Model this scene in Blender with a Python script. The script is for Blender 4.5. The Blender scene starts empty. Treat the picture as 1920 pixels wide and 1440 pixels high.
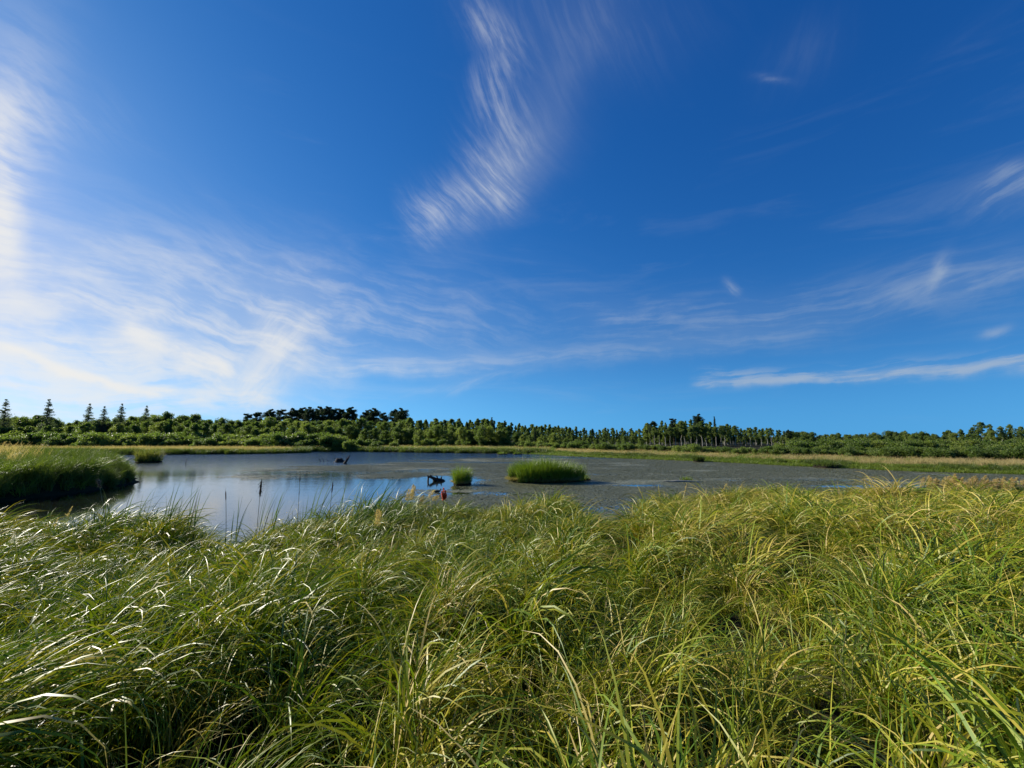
import bpy, math, random
import numpy as np
from mathutils import Vector, Matrix

random.seed(7)
rng = np.random.default_rng(11)
R = math.radians
scene = bpy.context.scene
C = scene.collection

# ------------------------------------------------------------------ camera
H = 3.2                       # eye height above the pond
FPX = 840.0                   # focal length in pixels of a 1920 px wide frame
PITCH = math.atan((818 - 720) / FPX)
cam_d = bpy.data.cameras.new('camera')
cam_d.sensor_width = 36.0
cam_d.lens = 36.0 * FPX / 1920.0
cam_d.clip_start = 0.05
cam_d.clip_end = 8000
cam = bpy.data.objects.new('camera', cam_d)
cam.location = (0, 0, H)
cam.rotation_euler = (R(90) + PITCH, 0, 0)
C.objects.link(cam)
scene.camera = cam

# ------------------------------------------------------------------ sun
SUN_AZ, SUN_EL = R(-60), R(25)          # azimuth measured from +Y towards +X
sdir = Vector((math.sin(SUN_AZ) * math.cos(SUN_EL), math.cos(SUN_AZ) * math.cos(SUN_EL), math.sin(SUN_EL)))
sun_d = bpy.data.lights.new('sun', 'SUN')
sun_d.energy = 5.0
sun_d.angle = R(0.55)
sun_d.color = (1.0, 0.93, 0.80)
sun = bpy.data.objects.new('sun', sun_d)
sun.rotation_euler = (-sdir).to_track_quat('-Z', 'Y').to_euler()
sun.location = sdir * 60
C.objects.link(sun)

scene.view_settings.view_transform = 'Standard'
scene.view_settings.look = 'None'
scene.view_settings.exposure = 0.75
scene.view_settings.gamma = 1.0
scene.view_settings.use_curve_mapping = False
scene.render.engine = 'CYCLES'
cy = scene.cycles
cy.max_bounces = 5
cy.diffuse_bounces = 2
cy.glossy_bounces = 3
cy.transmission_bounces = 4
cy.transparent_max_bounces = 10
cy.use_denoising = True
cy.use_adaptive_sampling = True
cy.adaptive_threshold = 0.012
cy.adaptive_min_samples = 12
cy.sample_clamp_indirect = 4.0


# ------------------------------------------------------------------ node expressions
class X:
    """a float socket that can be combined with + - * / into Math nodes"""
    def __init__(s, nt, sock): s.nt, s.s = nt, sock
    def op(s, o, *a, clamp=False):
        n = s.nt.nodes.new('ShaderNodeMath'); n.operation = o; n.use_clamp = clamp
        for i, v in enumerate((s,) + a):
            if isinstance(v, X): s.nt.links.new(v.s, n.inputs[i])
            else: n.inputs[i].default_value = float(v)
        return X(s.nt, n.outputs[0])
    def __add__(s, o): return s.op('ADD', o)
    def __radd__(s, o): return s.op('ADD', o)
    def __sub__(s, o): return s.op('SUBTRACT', o)
    def __rsub__(s, o): return (s * -1.0) + o
    def __mul__(s, o): return s.op('MULTIPLY', o)
    def __rmul__(s, o): return s.op('MULTIPLY', o)
    def __truediv__(s, o): return s.op('DIVIDE', o)
    def max(s, o): return s.op('MAXIMUM', o)
    def min(s, o): return s.op('MINIMUM', o)
    def clamp(s): return s.op('ADD', 0.0, clamp=True)
    def pow(s, e): return s.op('POWER', e)
    def smooth(s, a, b):
        n = s.nt.nodes.new('ShaderNodeMapRange'); n.interpolation_type = 'SMOOTHSTEP'
        s.nt.links.new(s.s, n.inputs[0])
        n.inputs[1].default_value = a; n.inputs[2].default_value = b
        n.inputs[3].default_value = 0.0; n.inputs[4].default_value = 1.0
        return X(s.nt, n.outputs[0])
    def gauss(s):                       # exp(-x^2)
        return (s * s * -1.0).op('EXPONENT')


def combine(nt, x, y, z=0.0):
    n = nt.nodes.new('ShaderNodeCombineXYZ')
    for i, v in enumerate((x, y, z)):
        if isinstance(v, X): nt.links.new(v.s, n.inputs[i])
        else: n.inputs[i].default_value = v
    return n.outputs[0]


def noise(nt, vec, scale, detail=4.0, rough=0.55, dist=0.0):
    n = nt.nodes.new('ShaderNodeTexNoise')
    if vec is not None: nt.links.new(vec, n.inputs['Vector'])
    n.inputs['Scale'].default_value = scale
    n.inputs['Detail'].default_value = detail
    n.inputs['Roughness'].default_value = rough
    n.inputs['Distortion'].default_value = dist
    return X(nt, n.outputs['Fac'] if 'Fac' in n.outputs else n.outputs[0])


def mixc(nt, fac, a, b):
    n = nt.nodes.new('ShaderNodeMix'); n.data_type = 'RGBA'
    for v, k in ((fac, 0), (a, 6), (b, 7)):
        if isinstance(v, X): nt.links.new(v.s, n.inputs[k])
        elif hasattr(v, 'is_output'): nt.links.new(v, n.inputs[k])
        elif isinstance(v, (int, float)): n.inputs[k].default_value = v
        else: n.inputs[k].default_value = (*v, 1.0)
    return n.outputs[2]


def pix_ray(px, py):
    """world direction of a point of the photograph, given in its 1920x1440 pixels"""
    u, v = (px - 960) / FPX, (720 - py) / FPX
    c, s = math.cos(PITCH), math.sin(PITCH)
    return Vector((u, c - s * v, s + c * v))


def pix_azel(px, py):
    d = pix_ray(px, py).normalized()
    return math.atan2(d.x, d.y), math.asin(d.z)


# ------------------------------------------------------------------ sky
world = bpy.data.worlds.new('World')
scene.world = world
world.use_nodes = True
wt = world.node_tree
wt.nodes.clear()
w_out = wt.nodes.new('ShaderNodeOutputWorld')
w_bg = wt.nodes.new('ShaderNodeBackground')
wt.links.new(w_bg.outputs[0], w_out.inputs[0])
SKY_STRENGTH = 0.10
w_bg.inputs[1].default_value = SKY_STRENGTH
sky = wt.nodes.new('ShaderNodeTexSky')
sky.sky_type = 'NISHITA'
sky.sun_disc = False
sky.sun_elevation = SUN_EL
sky.sun_rotation = SUN_AZ
sky.altitude = 300
sky.air_density = 1.0
sky.dust_density = 0.35
sky.ozone_density = 3.0


def sky_clouds():
    nt = wt
    tc = nt.nodes.new('ShaderNodeTexCoord')
    gen = tc.outputs['Generated']
    sep = nt.nodes.new('ShaderNodeSeparateXYZ'); nt.links.new(gen, sep.inputs[0])
    dx, dy, dz = (X(nt, sep.outputs[i]) for i in range(3))
    az0 = dx.op('ARCTAN2', dy)
    el0 = dz.op('ARCSINE')
    # slow bend and fine fraying of every cloud
    w1 = noise(nt, gen, 3.0, 3, 0.5)
    off = nt.nodes.new('ShaderNodeVectorMath'); off.operation = 'ADD'
    nt.links.new(gen, off.inputs[0]); off.inputs[1].default_value = (7.3, 2.1, 4.4)
    w2 = noise(nt, off.outputs[0], 3.0, 3, 0.5)
    f1 = noise(nt, gen, 14.0, 4, 0.6)
    f2 = noise(nt, off.outputs[0], 14.0, 4, 0.6)
    az = az0 + (w1 - 0.5) * 0.10 + (f1 - 0.5) * 0.030
    el = el0 + (w2 - 0.5) * 0.07 + (f2 - 0.5) * 0.024

    # six combed noises shared by all the strokes: photo angle -> fibre noise
    fibres = {}
    for ang, freq, ratio in ((-14, 34, 6), (2, 60, 8), (-58, 62, 7), (-42, 72, 7), (60, 46, 5), (20, 60, 6)):
        cf, sf = math.cos(R(ang)), math.sin(R(ang))
        ft = (az0 * cf + el0 * sf) * (freq / ratio) + (w1 - 0.5) * 2.0
        fs = (el0 * cf - az0 * sf) * freq + (w2 - 0.5) * 5.0 + (f1 - 0.5) * 0.9
        fibres[ang] = noise(nt, combine(nt, ft, fs, ang * 0.31), 1.0, 4, 0.6, 0.0)

    def stroke(p0, p1, width, soft=0.5, fibre=0, lo=0.35, hi=0.7, base=0.0, amp=1.0):
        """a cloud band from p0 to p1 (photo pixels), combed by fibres at a given photo angle"""
        a0, e0 = pix_azel(*p0); a1, e1 = pix_azel(*p1)
        L = math.hypot(a1 - a0, e1 - e0); ca, sa = (a1 - a0) / L, (e1 - e0) / L
        wr = width / FPX
        da, de = az - a0, el - e0
        t = (da * ca + de * sa) / L
        s = (de * ca - da * sa) / wr
        if soft >= 0.6: m = s.gauss() * ((t - 0.5) * 1.9).gauss()
        else: m = s.gauss() * t.smooth(-0.25 * soft, 0.25 * soft + 0.02) * (1.0 - t.smooth(1 - 0.3 * soft, 1 + 0.3 * soft))
        nn = fibres[min(fibres, key=lambda k: abs(k - fibre))]
        return m * ((nn + (f2 - 0.5) * 0.4).smooth(lo, hi) * (1.0 - base) + base) * amp

    S = []
    # bright bank of cloud at the left, towards the sun
    S.append(stroke((-160, 300), (40, 380), 130, 0.6, fibre=-18, lo=0.30, hi=0.62, base=0.25, amp=0.95))
    S.append(stroke((-200, 400), (30, 440), 70, 0.5, fibre=-8, lo=0.22, hi=0.55, base=0.45, amp=0.8))
    S.append(stroke((-60, 120), (-40, 260), 90, 0.8, fibre=-30, lo=0.35, hi=0.75, base=0.1, amp=0.30))
    # thin veil low at the left
    S.append(stroke((-500, 620), (640, 640), 118, 0.45, fibre=-9, lo=0.36, hi=0.74, base=0.36, amp=0.64))
    S.append(stroke((-300, 640), (330, 680), 50, 0.5, fibre=2, lo=0.36, hi=0.62, base=0.1, amp=0.45))
    S.append(stroke((-100, 560), (330, 590), 14, 0.6, fibre=-9, lo=0.34, hi=0.62, base=0.2, amp=0.4))
    S.append(stroke((90, 685), (330, 735), 5, 0.3, fibre=-9, lo=0.2, hi=0.6, base=0.5, amp=0.75))
    S.append(stroke((-300, 500), (420, 505), 42, 0.6, fibre=2, lo=0.38, hi=0.72, base=0.3, amp=0.42))
    S.append(stroke((-300, 735), (520, 742), 26, 0.5, fibre=-2, lo=0.36, hi=0.66, base=0.12, amp=0.55))
    # hooked brush stroke
    S.append(stroke((205, 615), (440, 700), 15, 0.3, fibre=-20, lo=0.2, hi=0.6, base=0.45, amp=0.70))
    S.append(stroke((560, 600), (470, 765), 38, 0.4, fibre=60, lo=0.28, hi=0.65, base=0.4, amp=0.6))
    S.append(stroke((330, 680), (500, 735), 34, 0.4, fibre=-12, lo=0.3, hi=0.65, base=0.35, amp=0.6))
    S.append(stroke((0, 645), (290, 740), 6, 0.2, fibre=-20, lo=0.2, hi=0.6, base=0.6, amp=0.8))
    S.append(stroke((560, 690), (820, 692), 16, 0.6, fibre=2, lo=0.35, hi=0.7, base=0.3, amp=0.38))
    # veil thinning to the right
    S.append(stroke((420, 560), (980, 610), 80, 0.6, fibre=-8, lo=0.38, hi=0.75, base=0.25, amp=0.34))
    # feathered plume in the middle
    S.append(stroke((1090, 90), (870, 420), 50, 0.6, fibre=-58, lo=0.30, hi=0.80, base=0.70, amp=0.13))
    S.append(stroke((1080, 250), (930, 350), 45, 0.6, fibre=-42, lo=0.30, hi=0.80, base=0.6, amp=0.10))
    S.append(stroke((970, 330), (775, 415), 40, 0.5, fibre=-42, lo=0.32, hi=0.84, base=0.15, amp=0.50))
    S.append(stroke((900, 250), (960, 360), 46, 0.6, fibre=-42, lo=0.34, hi=0.84, base=0.12, amp=0.42))
    S.append(stroke((915, 100), (990, 290), 40, 0.5, fibre=-58, lo=0.34, hi=0.84, base=0.12, amp=0.42))
    S.append(stroke((880, 10), (985, 95), 24, 0.6, fibre=-42, lo=0.34, hi=0.7, base=0.2, amp=0.38))
    S.append(stroke((940, 0), (1260, 40), 60, 0.6, fibre=-58, lo=0.35, hi=0.75, base=0.5, amp=0.10))
    # long faint band rising to the right
    S.append(stroke((700, 690), (1500, 610), 20, 0.5, fibre=2, lo=0.36, hi=0.7, base=0.4, amp=0.30))
    S.append(stroke((1080, 600), (1980, 500), 38, 0.5, fibre=2, lo=0.40, hi=0.76, base=0.25, amp=0.30))
    S.append(stroke((1640, 560), (1990, 500), 16, 0.5, fibre=20, lo=0.40, hi=0.72, base=0.25, amp=0.26))
    S.append(stroke((1745, 545), (1782, 482), 9, 0.6, fibre=60, lo=0.25, hi=0.62, base=0.4, amp=0.50))
    # low flat band at the right
    S.append(stroke((1330, 702), (2100, 676), 13, 0.3, fibre=2, lo=0.42, hi=0.64, base=0.06, amp=0.52))
    S.append(stroke((1310, 715), (1660, 703), 7, 0.3, fibre=2, lo=0.34, hi=0.62, base=0.2, amp=0.55))
    S.append(stroke((1560, 700), (2000, 694), 8, 0.4, fibre=2, lo=0.3, hi=0.62, base=0.3, amp=0.50))
    # small wisps
    S.append(stroke((1405, 152), (1455, 166), 6, 0.6, fibre=-14, lo=0.30, hi=0.65, base=0.2, amp=0.28))
    S.append(stroke((1430, 160), (1560, 70), 34, 0.6, fibre=60, lo=0.35, hi=0.75, base=0.4, amp=0.06))
    S.append(stroke((1355, 526), (1376, 546), 7, 0.7, fibre=-42, lo=0.3, hi=0.65, base=0.3, amp=0.34))
    S.append(stroke((1815, 372), (1960, 345), 22, 0.6, fibre=20, lo=0.36, hi=0.7, base=0.25, amp=0.36))
    S.append(stroke((1860, 325), (1990, 310), 14, 0.6, fibre=20, lo=0.36, hi=0.7, base=0.2, amp=0.36))
    S.append(stroke((1835, 634), (1890, 618), 7, 0.6, fibre=20, lo=0.3, hi=0.65, base=0.25, amp=0.40))
    S.append(stroke((780, 745), (960, 705), 10, 0.6, fibre=20, lo=0.3, hi=0.65, base=0.3, amp=0.26))
    # the same kind of thin streaks goes on all round the sky
    gt = combine(nt, az0 * 1.6, el0 * 9.0, 3.0)
    gen_m = noise(nt, gt, 1.6, 6, 0.6, 0.6).smooth(0.52, 0.80) * el0.smooth(-0.02, 0.06) * (1.0 - el0.smooth(0.25, 0.8)) * 0.10
    keep = gen_m
    for m in S:
        keep = 1.0 - (1.0 - keep) * (1.0 - m)       # screen
    mask = keep.clamp()

    # brightness of thin cloud: strongest towards the sun
    cosg = dx * sdir.x + dy * sdir.y + dz * sdir.z
    g = cosg.smooth(0.15, 0.98)
    lum = (0.60 + g * 0.28) * (2.0 ** -scene.view_settings.exposure / SKY_STRENGTH)
    ccol = nt.nodes.new('ShaderNodeVectorMath'); ccol.operation = 'SCALE'
    tint = mixc(nt, g, (0.68, 0.82, 1.0), (1.0, 0.985, 0.95))
    nt.links.new(tint, ccol.inputs[0]); nt.links.new(lum.s, ccol.inputs['Scale'])

    # clear air: the sky model looked up a little above the horizon haze, graded to the deep blue of the photograph
    up = (dz * -9.0).op('EXPONENT').min(1.0) * 0.10
    nt.links.new(combine(nt, dx, dy, dz.max(0.0) + up), sky.inputs[0])
    sc = nt.nodes.new('ShaderNodeSeparateColor'); nt.links.new(sky.outputs[0], sc.inputs[0])
    low = 1.0 - dz.smooth(0.0, 0.22)
    ex = 2.0 ** -scene.view_settings.exposure
    grade = ((0.66 * ex, 1.62, 0.0), (0.66 * ex, 0.98, 0.28), (0.93 * ex, 0.72, 0.26))
    ch = []
    for i, (k, p, h) in enumerate(grade):
        c = (X(nt, sc.outputs[i]) * SKY_STRENGTH).pow(p) * (k / SKY_STRENGTH)
        ch.append(c * (low * h + 1.0))
    cc = nt.nodes.new('ShaderNodeCombineColor')
    for i in range(3): nt.links.new(ch[i].s, cc.inputs[i])
    class hsv: outputs = [cc.outputs[0]]
    fin = mixc(nt, mask, hsv.outputs[0], ccol.outputs[0])
    nt.links.new(fin, w_bg.inputs[0])


sky_clouds()
world.cycles.sampling_method = 'NONE'


# ------------------------------------------------------------------ helpers
def tag(o, label=None, cat=None, group=None, kind=None):
    if label: o['label'] = label
    if cat: o['category'] = cat
    if group: o['group'] = group
    if kind: o['kind'] = kind
    return o


def empty(name, loc, rz=0.0):
    o = bpy.data.objects.new(name, None)
    o.empty_display_size = 0.2
    o.location = loc
    o.rotation_euler = (0, 0, rz)
    C.objects.link(o)
    return o


def link(name, me, parent=None, loc=(0, 0, 0), col=C):
    o = bpy.data.objects.new(name, me)
    o.location = loc
    if parent: o.parent = parent
    if col is not None: col.objects.link(o)
    return o


class MB:
    """collects numpy vertices and faces, with a 'tint' and an 'along' value per vertex"""
    def __init__(s): s.v, s.f, s.t, s.a, s.m, s.n = [], [], [], [], [], 0
    def add(s, verts, faces, tint=0.5, along=0.5, mat=0):
        verts = np.asarray(verts, float).reshape(-1, 3); faces = np.asarray(faces, int)
        s.v.append(verts); s.f.append((faces + s.n))
        k = len(verts)
        s.t.append(np.broadcast_to(tint, (k,)).astype(float)); s.a.append(np.broadcast_to(along, (k,)).astype(float))
        s.m.append(np.full(len(faces), mat, int)); s.n += k
    def mesh(s, name, mats, smooth=True):
        me = bpy.data.meshes.new(name)
        v = np.concatenate(s.v); me.vertices.add(len(v)); me.vertices.foreach_set('co', v.ravel())
        sizes = np.concatenate([np.full(len(f), f.shape[1], int) for f in s.f])
        loops = np.concatenate([f.ravel() for f in s.f])
        me.loops.add(len(loops)); me.loops.foreach_set('vertex_index', loops)
        st = np.concatenate(([0], np.cumsum(sizes)[:-1]))
        me.polygons.add(len(sizes))
        me.polygons.foreach_set('loop_start', st); me.polygons.foreach_set('loop_total', sizes)
        me.polygons.foreach_set('material_index', np.concatenate(s.m))
        me.polygons.foreach_set('use_smooth', np.full(len(sizes), smooth))
        me.attributes.new('tint', 'FLOAT', 'POINT').data.foreach_set('value', np.concatenate(s.t))
        me.attributes.new('along', 'FLOAT', 'POINT').data.foreach_set('value', np.concatenate(s.a))
        me.update(calc_edges=True)
        for m in (mats if isinstance(mats, (list, tuple)) else [mats]): me.materials.append(m)
        return me


def ribbons(mb, base, length, width, az, tilt, bend, segs=6, twist=0.0, tint=0.5, mat=0, power=1.2, droop=None, wprof=None):
    """n strap leaves: arrays base (n,3), length, width, azimuth of lean, tilt at the foot, bend along the blade"""
    n = len(base)
    f = lambda x: np.broadcast_to(np.asarray(x, float), (n,))
    length, width, az, tilt, bend, twist, tint = map(f, (length, width, az, tilt, bend, twist, tint))
    tt = np.linspace(0, 1, segs + 1)
    th = tilt[:, None] + bend[:, None] * tt[None] ** power
    azs = az[:, None] + twist[:, None] * tt[None]
    d = np.stack([np.sin(th) * np.cos(azs), np.sin(th) * np.sin(azs), np.cos(th)], -1)
    step = length[:, None, None] / segs
    mid = (d[:, 1:] + d[:, :-1]) * 0.5 * step
    p = np.concatenate([base[:, None, :], base[:, None, :] + np.cumsum(mid, 1)], 1)
    side = np.stack([-np.sin(azs), np.cos(azs), np.zeros_like(azs)], -1)
    up = np.cross(d, side)
    roll = (rng.random(n) - 0.5)[:, None] * 2.4 * np.ones_like(tt)[None]
    side = side * np.cos(roll)[..., None] + up * np.sin(roll)[..., None]
    wp = (1 - tt ** 2.2) * (0.55 + 0.9 * np.minimum(tt * 2.5, 0.5)) if wprof is None else wprof(tt)
    w = width[:, None] * np.maximum(wp, 0.04)[None] * 0.5
    L, Rr = p - side * w[..., None], p + side * w[..., None]
    v = np.stack([L, Rr], 2).reshape(-1, 3)
    k = segs + 1
    i = (np.arange(n) * 2 * k)[:, None] + (np.arange(segs) * 2)[None]
    i = i.ravel()
    faces = np.stack([i, i + 1, i + 3, i + 2], 1)
    mb.add(v, faces, np.repeat(tint, 2 * k), np.tile(np.repeat(tt, 2), n), mat)
    return p


def tube(mb, pts, radii, sides=6, tint=0.5, mat=0, cap=True):
    pts = np.asarray(pts, float); n = len(pts)
    radii = np.broadcast_to(np.asarray(radii, float), (n,))
    tang = np.gradient(pts, axis=0)
    tang /= np.linalg.norm(tang, axis=1)[:, None] + 1e-9
    ref = np.array([0, 0, 1.0]) if abs(tang[0, 2]) < 0.8 else np.array([1.0, 0, 0])
    a = np.cross(tang, ref); a /= np.linalg.norm(a, axis=1)[:, None] + 1e-9
    b = np.cross(tang, a)
    ang = np.linspace(0, 2 * np.pi, sides, endpoint=False)
    ring = pts[:, None] + radii[:, None, None] * (np.cos(ang)[None, :, None] * a[:, None] + np.sin(ang)[None, :, None] * b[:, None])
    v = ring.reshape(-1, 3)
    f = []
    for i in range(n - 1):
        for j in range(sides):
            k = (j + 1) % sides
            f.append((i * sides + j, i * sides + k, (i + 1) * sides + k, (i + 1) * sides + j))
    mb.add(v, f, tint, np.repeat(np.linspace(0, 1, n), sides), mat)
    if cap:
        for e, o in ((0, 1), (n - 1, 0)):
            c = v[e * sides:(e + 1) * sides]
            vv = np.vstack([c, c.mean(0)])
            ff = [((j + 1) % sides, j, sides) if o else (j, (j + 1) % sides, sides) for j in range(sides)]
            mb.add(vv, ff, tint, 0.5, mat)


def leaf_quads(mb, cen, size, tint=0.5, mat=0, flat=0.0, aspect=0.6):
    """small folded leaf sprays: one bent quad pair (kite) at each centre, random direction"""
    n = len(cen)
    a = rng.normal(size=(n, 3)); a[:, 2] *= (1 - flat); a /= np.linalg.norm(a, axis=1)[:, None]
    b = rng.normal(size=(n, 3)); b[:, 2] *= (1 - flat)
    b -= (b * a).sum(1)[:, None] * a; b /= np.linalg.norm(b, axis=1)[:, None] + 1e-9
    c = np.cross(a, b)
    s = np.broadcast_to(np.asarray(size, float), (n,))[:, None] * rng.uniform(0.7, 1.3, (n, 1))
    p0 = cen - a * s * 0.5; p2 = cen + a * s * 0.5
    p1 = cen + b * s * aspect * 0.5 + c * s * 0.12; p3 = cen - b * s * aspect * 0.5 + c * s * 0.12
    v = np.stack([p0, p1, p2, p3], 1).reshape(-1, 3)
    i = np.arange(n) * 4
    mb.add(v, np.concatenate([np.stack([i, i + 1, i + 2], 1), np.stack([i, i + 2, i + 3], 1)]),
           np.repeat(np.broadcast_to(tint, (n,)), 4), 0.5, mat)


def fbm(x, y, scale=1.0, octaves=4, seed=0):
    """value noise in 0..1"""
    x = np.asarray(x, float) * scale; y = np.asarray(y, float) * scale
    tot = 0; amp = 1.0; s = 0.0
    for o in range(octaves):
        xi, yi = np.floor(x).astype(np.int64), np.floor(y).astype(np.int64)
        fx, fy = x - xi, y - yi
        fx = fx * fx * (3 - 2 * fx); fy = fy * fy * (3 - 2 * fy)
        def h(a, b):
            k = (a * 374761393 + b * 668265263 + (seed + o) * 974634533) & 0xffffffff
            k = ((k ^ (k >> 13)) * 1274126177) & 0xffffffff
            return ((k ^ (k >> 16)) & 0xffff) / 65535.0
        n = (h(xi, yi) * (1 - fx) + h(xi + 1, yi) * fx) * (1 - fy) + (h(xi, yi + 1) * (1 - fx) + h(xi + 1, yi + 1) * fx) * fy
        tot = tot + n * amp; s += amp; amp *= 0.5; x = x * 2.03 + 17.1; y = y * 2.03 + 5.7
    return tot / s


def sstep(a, b, x):
    t = np.clip((np.asarray(x, float) - a) / (b - a), 0, 1)
    return t * t * (3 - 2 * t)


# ------------------------------------------------------------------ materials
def new_mat(name):
    m = bpy.data.materials.new(name); m.use_nodes = True
    nt = m.node_tree; nt.nodes.clear()
    out = nt.nodes.new('ShaderNodeOutputMaterial')
    return m, nt, out


def ramp(nt, fac, stops):
    n = nt.nodes.new('ShaderNodeValToRGB')
    e = n.color_ramp.elements
    while len(e) < len(stops): e.new(0.5)
    for el_, (p, c) in zip(e, stops): el_.position = p; el_.color = (*c, 1)
    nt.links.new(fac.s, n.inputs[0])
    return n.outputs[0]


def attr(nt, name):
    n = nt.nodes.new('ShaderNodeAttribute'); n.attribute_name = name
    return X(nt, n.outputs['Fac'])


def leaf_material(name, stops, trans=0.4, rough=0.45, spec=0.4, patch=0.0, patch_scale=0.3, inst=0.25, spread=0.5, trans_gain=1.3, drift=0.0):
    """plant surface: colour from the blade's own tint, the plant's own random value and broad patches on the ground"""
    m, nt, out = new_mat(name)
    oi = nt.nodes.new('ShaderNodeObjectInfo')
    fac = attr(nt, 'tint') * spread + (X(nt, oi.outputs['Random']) - 0.5) * inst + (0.5 - spread * 0.5)
    if patch:
        g = nt.nodes.new('ShaderNodeNewGeometry')
        fac = fac + (noise(nt, g.outputs['Position'], patch_scale, 3, 0.55) - 0.5) * patch
    if drift:                     # the bank dries out towards the right
        sp = nt.nodes.new('ShaderNodeSeparateXYZ'); nt.links.new(g.outputs['Position'], sp.inputs[0])
        fac = fac + (X(nt, sp.outputs[0]) * drift).max(-0.08).min(0.12)
    col = ramp(nt, fac.clamp(), stops)
    p = nt.nodes.new('ShaderNodeBsdfPrincipled')
    nt.links.new(col, p.inputs['Base Color'])
    p.inputs['Roughness'].default_value = rough
    p.inputs['Specular IOR Level'].default_value = spec
    t = nt.nodes.new('ShaderNodeBsdfTranslucent')
    sc = nt.nodes.new('ShaderNodeVectorMath'); sc.operation = 'MULTIPLY'
    nt.links.new(col, sc.inputs[0]); sc.inputs[1].default_value = (trans_gain * 1.05, trans_gain * 1.1, trans_gain * 0.6)
    nt.links.new(sc.outputs[0], t.inputs[0])
    mx = nt.nodes.new('ShaderNodeMixShader'); mx.inputs[0].default_value = trans
    nt.links.new(p.outputs[0], mx.inputs[1]); nt.links.new(t.outputs[0], mx.inputs[2])
    nt.links.new(mx.outputs[0], out.inputs[0])
    return m


def solid_material(name, c0, c1, scale=6.0, rough=0.8, spec=0.3, bump=0.3, stretch=(1, 1, 1), detail=5):
    m, nt, out = new_mat(name)
    tc = nt.nodes.new('ShaderNodeTexCoord')
    mp = nt.nodes.new('ShaderNodeMapping'); mp.inputs['Scale'].default_value = stretch
    nt.links.new(tc.outputs['Object'], mp.inputs[0])
    n = noise(nt, mp.outputs[0], scale, detail, 0.6)
    col = ramp(nt, n, [(0.3, c0), (0.7, c1)])
    p = nt.nodes.new('ShaderNodeBsdfPrincipled')
    nt.links.new(col, p.inputs['Base Color'])
    p.inputs['Roughness'].default_value = rough
    p.inputs['Specular IOR Level'].default_value = spec
    if bump:
        b = nt.nodes.new('ShaderNodeBump'); b.inputs['Strength'].default_value = bump; b.inputs['Distance'].default_value = 0.02
        nt.links.new(n.s, b.inputs['Height']); nt.links.new(b.outputs[0], p.inputs['Normal'])
    nt.links.new(p.outputs[0], out.inputs[0])
    return m


M = {}
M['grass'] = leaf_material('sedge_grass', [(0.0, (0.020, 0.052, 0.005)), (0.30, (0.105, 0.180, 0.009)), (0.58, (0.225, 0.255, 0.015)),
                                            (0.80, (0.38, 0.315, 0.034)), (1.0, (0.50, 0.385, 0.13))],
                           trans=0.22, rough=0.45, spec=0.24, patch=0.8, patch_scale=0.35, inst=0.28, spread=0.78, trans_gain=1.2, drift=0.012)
M['reed'] = leaf_material('reed_leaf', [(0.0, (0.018, 0.042, 0.012)), (0.5, (0.05, 0.095, 0.022)), (0.85, (0.12, 0.15, 0.04)), (1.0, (0.26, 0.22, 0.10))],
                          trans=0.32, rough=0.45, spec=0.35, inst=0.1, spread=0.7)
M['sedge'] = leaf_material('island_sedge', [(0.0, (0.055, 0.105, 0.010)), (0.5, (0.14, 0.215, 0.016)), (0.85, (0.24, 0.29, 0.03)), (1.0, (0.32, 0.27, 0.08))],
                           trans=0.32, rough=0.45, spec=0.4, inst=0.1, spread=0.7)
M['bank'] = leaf_material('bank_sedge', [(0.0, (0.030, 0.052, 0.011)), (0.5, (0.080, 0.118, 0.020)), (0.85, (0.16, 0.18, 0.034)), (1.0, (0.30, 0.24, 0.09))],
                          trans=0.38, rough=0.5, spec=0.35, patch=0.25, patch_scale=0.12, inst=0.3, spread=0.6)
M['lowgreen'] = leaf_material('shore_green', [(0.0, (0.06, 0.11, 0.014)), (0.5, (0.13, 0.19, 0.024)), (1.0, (0.25, 0.26, 0.05))],
                              trans=0.40, rough=0.5, spec=0.3, patch=0.4, patch_scale=0.15, inst=0.3, spread=0.6)
M['straw'] = leaf_material('dry_meadow_grass', [(0.0, (0.14, 0.15, 0.045)), (0.35, (0.28, 0.235, 0.10)), (0.75, (0.45, 0.36, 0.19)), (1.0, (0.56, 0.46, 0.28))],
                           trans=0.35, rough=0.6, spec=0.2, patch=0.45, patch_scale=0.07, inst=0.3, spread=0.6)
M['pad'] = leaf_material('pad_leaf', [(0.0, (0.060, 0.068, 0.030)), (0.5, (0.135, 0.142, 0.070)), (1.0, (0.26, 0.245, 0.13))],
                         trans=0.1, rough=0.40, spec=0.4, patch=0.4, patch_scale=0.12, inst=0.15, spread=0.9)
M['plume'] = leaf_material('seed_plume', [(0.0, (0.32, 0.23, 0.10)), (0.5, (0.48, 0.36, 0.18)), (1.0, (0.62, 0.50, 0.29))],
                           trans=0.5, rough=0.7, spec=0.15, inst=0.2, spread=0.8)
M['red'] = leaf_material('red_seed_head', [(0.0, (0.30, 0.04, 0.018)), (0.5, (0.55, 0.085, 0.035)), (1.0, (0.65, 0.16, 0.07))],
                         trans=0.4, rough=0.6, spec=0.2, inst=0.0, spread=0.8)
M['aspen'] = leaf_material('aspen_leaf', [(0.0, (0.052, 0.088, 0.022)), (0.5, (0.115, 0.16, 0.042)), (1.0, (0.21, 0.25, 0.075))],
                           trans=0.45, rough=0.5, spec=0.35, inst=0.55, spread=0.45, trans_gain=1.7)
M['pine'] = leaf_material('pine_needle', [(0.0, (0.016, 0.034, 0.014)), (0.5, (0.032, 0.06, 0.022)), (1.0, (0.058, 0.092, 0.032))],
                          trans=0.25, rough=0.6, spec=0.25, inst=0.4, spread=0.5)
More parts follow.
